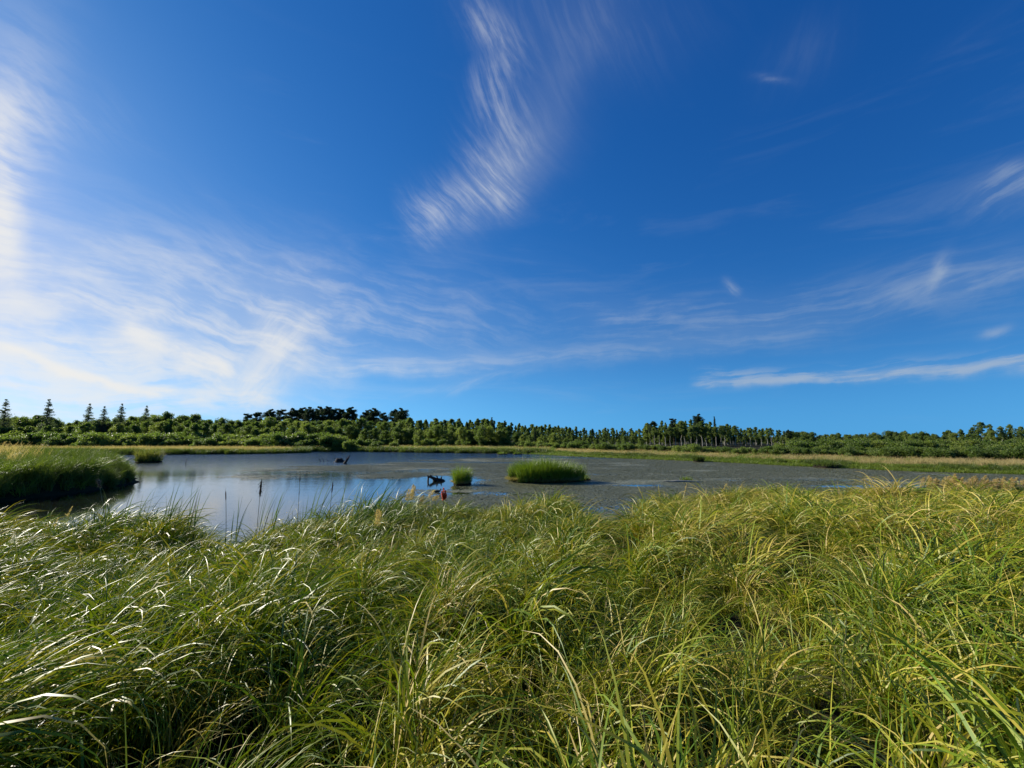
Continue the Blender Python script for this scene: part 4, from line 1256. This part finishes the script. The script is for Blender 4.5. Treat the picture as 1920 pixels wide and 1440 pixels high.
def reed(px, y, n, top_y, label, lean=0.2, spread=0.15, width=0.02, bend=(0.2, 0.9), tint=(0.1, 0.8)):
    """a shoot of strap leaves without a head"""
    top = at_y(px, top_y, y); bx = top.x - lean * 0.6; g = max(lz(bx, y), -0.25); Ht = top.z - g
    root = empty('reed_shoot', (bx, y, g)); tag(root, label, 'reed', 'reed shoots at the near water edge')
    for i in range(int(n * 1.7)):
        az = 0.0 if lean > 0 else math.pi
        strap(root, (rng.normal() * spread, rng.normal() * spread * 0.6, 0), Ht * rng.uniform(0.72, 1.06), width * rng.uniform(0.9, 1.6), az + rng.normal() * 0.5,
              abs(lean) / Ht * 0.8 + rng.normal() * 0.06, rng.choice([0.6, 1.0, 1.9]) * rng.uniform(*bend) + abs(lean) / Ht * 0.4, rng.uniform(*tint))
    return root

reed(268, 11.8, 6, 896, 'loose reed shoot, leftmost of those rising between the two left cattails', 0.1, 0.22)
reed(305, 11.6, 7, 898, 'reed shoot with one bent tip, second between the two left cattails', 0.1, 0.16)
reed(335, 11.5, 7, 893, 'dense reed shoot, third between the two left cattails', 0.12, 0.14)
reed(362, 11.4, 6, 884, 'tall reed shoot beside the open water gap', 0.05, 0.10, bend=(0.1, 0.5))
reed(447, 11.2, 3, 926, 'short reed shoot just right of the lone thin cattail', 0.05, 0.08)
reed(512, 12.0, 6, 900, 'upright reed shoot beside the tattered cattail', 0.08, 0.12, bend=(0.1, 0.5))
reed(532, 12.2, 5, 908, 'reed shoot bending right, before the tall slim cattail', 0.25, 0.12)
reed(598, 12.6, 6, 890, 'reed shoot left of the straight brown spike', 0.15, 0.14)
reed(648, 12.8, 6, 888, 'dry reed shoot right of the straight brown spike', 0.20, 0.12, tint=(0.6, 1.0))
reed(682, 13.2, 9, 884, 'bent reed shoot with pale tips, left of the large leaning one', 0.45, 0.14, 0.022, tint=(0.4, 1.0))
reed(722, 13.6, 14, 878, 'large reed shoot leaning far to the right near the middle', 0.9, 0.22, 0.024, (0.1, 0.6))
reed(752, 13.8, 7, 892, 'green reed shoot leaning right, last before the tan plumes', 0.7, 0.16, 0.022)


def plume_clump(name, px, top_y, y, n, label, lean, leaves=40, spread=0.18, size=0.30, mat='bank', leafh=0.7, group='plume grasses at the near water edge'):
    top = at_y(px, top_y, y); bx = top.x - lean * 0.7; g = max(lz(bx, y), 0.0); Ht = top.z - g
    root = empty(name, (bx, y, g)); tag(root, label, 'grass', group)
    if leaves:
        mb = MB(); m = leaves
        base = np.stack([rng.normal(0, spread, m), rng.normal(0, spread, m), np.zeros(m)], 1)
        ribbons(mb, base, Ht * leafh * rng.uniform(0.6, 1.2, m), 0.014, rng.normal(0, 0.8, m), np.abs(rng.normal(0.2, 0.1, m)), rng.uniform(0.4, 1.6, m), 7, 0.0, rng.uniform(0.2, 1, m))
        link('leaves', mb.mesh('leaves', M[mat]), root)
    for i in range(n):
        b = np.array([[rng.normal() * spread, rng.normal() * spread, 0.0]])
        mb = MB(); L = Ht * rng.uniform(0.82, 1.04)
        pth = ribbons(mb, b, [L], [0.006], [rng.normal() * 0.3], [lean / Ht * 0.7], [lean / Ht * 1.6 + 0.1], 10, 0.0, 0.7)[0]
        m = 230; f = rng.random(m) ** 0.9; s0 = 1 - size / L
        tt = s0 + f * (1 - s0)
        c = np.stack([np.interp(tt, np.linspace(0, 1, 11), pth[:, j]) for j in range(3)], 1)
        wv = 0.030 * np.sin(np.pi * np.clip(f * 0.85 + 0.12, 0, 1))[:, None] * size / 0.3
        c = c + rng.normal(size=(m, 3)) * wv
        c[:, 0] += 0.03 * (1 - f)
        leaf_quads(mb, c, 0.034 * size / 0.3, rng.random(m), mat=1, aspect=0.28)
        link('plume', mb.mesh('plume', [M['stem'], M['plume']], False), root)
    return root

plume_clump('plume_grass', 762, 905, 14.4, 4, 'tan plume grass, left clump between the reeds and the red plant', 0.15, 26, 0.16, 0.36)
plume_clump('plume_grass', 783, 908, 14.6, 3, 'tan plume grass, right clump between the reeds and the red plant', 0.5, 20, 0.12, 0.34)
plume_clump('plume_grass', 806, 904, 14.4, 2, 'pale thin grass head leaning right beside the red plant', 0.6, 12, 0.10, 0.25)
plume_clump('plume_grass', 709, 948, 10.5, 2, 'single yellowish plume in the grass below the leaning reeds', 0.02, 14, 0.04, 0.34)
plume_clump('plume_grass', 1745, 892, 18.4, 14, 'feathery tan plume clump, leftmost of three at the right', 0.25, 50, 0.20, 0.46, 'lowgreen')
plume_clump('plume_grass', 1793, 884, 18.9, 18, 'feathery tan plume clump, middle one of three at the right', 0.5, 80, 0.36, 0.58, 'lowgreen')
plume_clump('plume_grass', 1846, 886, 18.6, 24, 'fullest feathery tan plume clump, rightmost of three at the right', 0.5, 80, 0.40, 0.6, 'lowgreen')

# red seed head
def red_plant():
    top = at_y(832, 915, 14.8); g = lz(top.x, 14.8); Ht = top.z - g
    root = empty('red_dock', (top.x, 14.8, g)); tag(root, 'red upright seed head standing above the grass by the water', 'plant')
    mb = MB(); tube(mb, [(0, 0, 0), (0.01, 0, Ht * 0.5), (0, 0, Ht * 0.8)], [0.009, 0.007, 0.005], 6); link('stem', mb.mesh('stem', M['stem']), root)
    for dx, z0, z1, r in ((0.0, 0.50, 1.0, 0.050), (0.055, 0.50, 0.90, 0.040), (-0.055, 0.52, 0.86, 0.036), (0.085, 0.48, 0.72, 0.03), (-0.03, 0.44, 0.74, 0.035)):
        mb = MB(); m = 260; f = rng.random(m)
        zz = (z0 + (z1 - z0) * f) * 0.52 + 0.48
        c = np.stack([dx * (0.5 + 0.6 * f), rng.normal(0, 0.01, m), Ht * zz], 1) + rng.normal(size=(m, 3)) * (r * 0.45 * np.sin(np.pi * (0.12 + 0.83 * f)))[:, None]
        leaf_quads(mb, c, 0.034, rng.random(m)); link('seed_spike', mb.mesh('seed_spike', M['red'], False), root)
    for i in range(6): strap(root, (0, 0, Ht * 0.25 * rng.random()), 0.45, 0.035, rng.random() * 6.28, 0.5, 1.0, 0.7, 'lowgreen')
red_plant()

# leafy bush and forbs at the right
plant_tree('shrub', SHRUB, 1884, 905, 18.2, 'small dark bush beside the plume grass at the right edge of the near bank', 'shrub', None, ('stems', 'foliage'), 0.9)


def forb(px, top_y, y, label, n=5):
    top = at_y(px, top_y, y); g = lz(top.x, y); Ht = top.z - g
    root = empty('leafy_forb', (top.x, y, g)); tag(root, label, 'plant', 'leafy forbs in the grass')
    for i in range(n):
        a = rng.random() * 6.28; t = rng.uniform(0.05, 0.25); L = Ht * rng.uniform(0.75, 1.05)
        e = np.array([math.cos(a) * math.sin(t), math.sin(a) * math.sin(t), math.cos(t)]) * L
        pth = limb_path((rng.normal() * 0.05, rng.normal() * 0.05, 0), e, 0, 6, 0.02)
        mb = MB(); tube(mb, pth, np.linspace(0.005, 0.002, 6), 5); link('stem', mb.mesh('stem', M['stem']), root)
        mb = MB(); m = 26; f = rng.uniform(0.3, 1.0, m)
        base = np.stack([np.interp(f, np.linspace(0, 1, 6), pth[:, j]) for j in range(3)], 1)
        ribbons(mb, base, rng.uniform(0.06, 0.12, m), 0.016, rng.random(m) * 6.28, rng.uniform(0.4, 0.9, m), rng.uniform(0.2, 0.8, m), 4, 0.0, rng.uniform(0.3, 0.9, m),
                wprof=lambda t: np.sin(np.pi * (0.08 + 0.9 * t)))
        link('leaves', mb.mesh('leaves', M['lowgreen']), root)

forb(1600, 1120, 3.9, 'leafy light green forb with narrow leaves in the middle of the right grass')
forb(1560, 1150, 3.6, 'leafy forb low in the right grass, beside the light green one', 4)
forb(1850, 960, 8.6, 'tall leafy forb in the right grass below the plume clumps', 6)
forb(1890, 975, 8.0, 'leafy forb by the right edge of the picture, below the small bush', 6)
forb(1700, 990, 7.6, 'leafy forb in the right grass, left of the tall ones', 4)
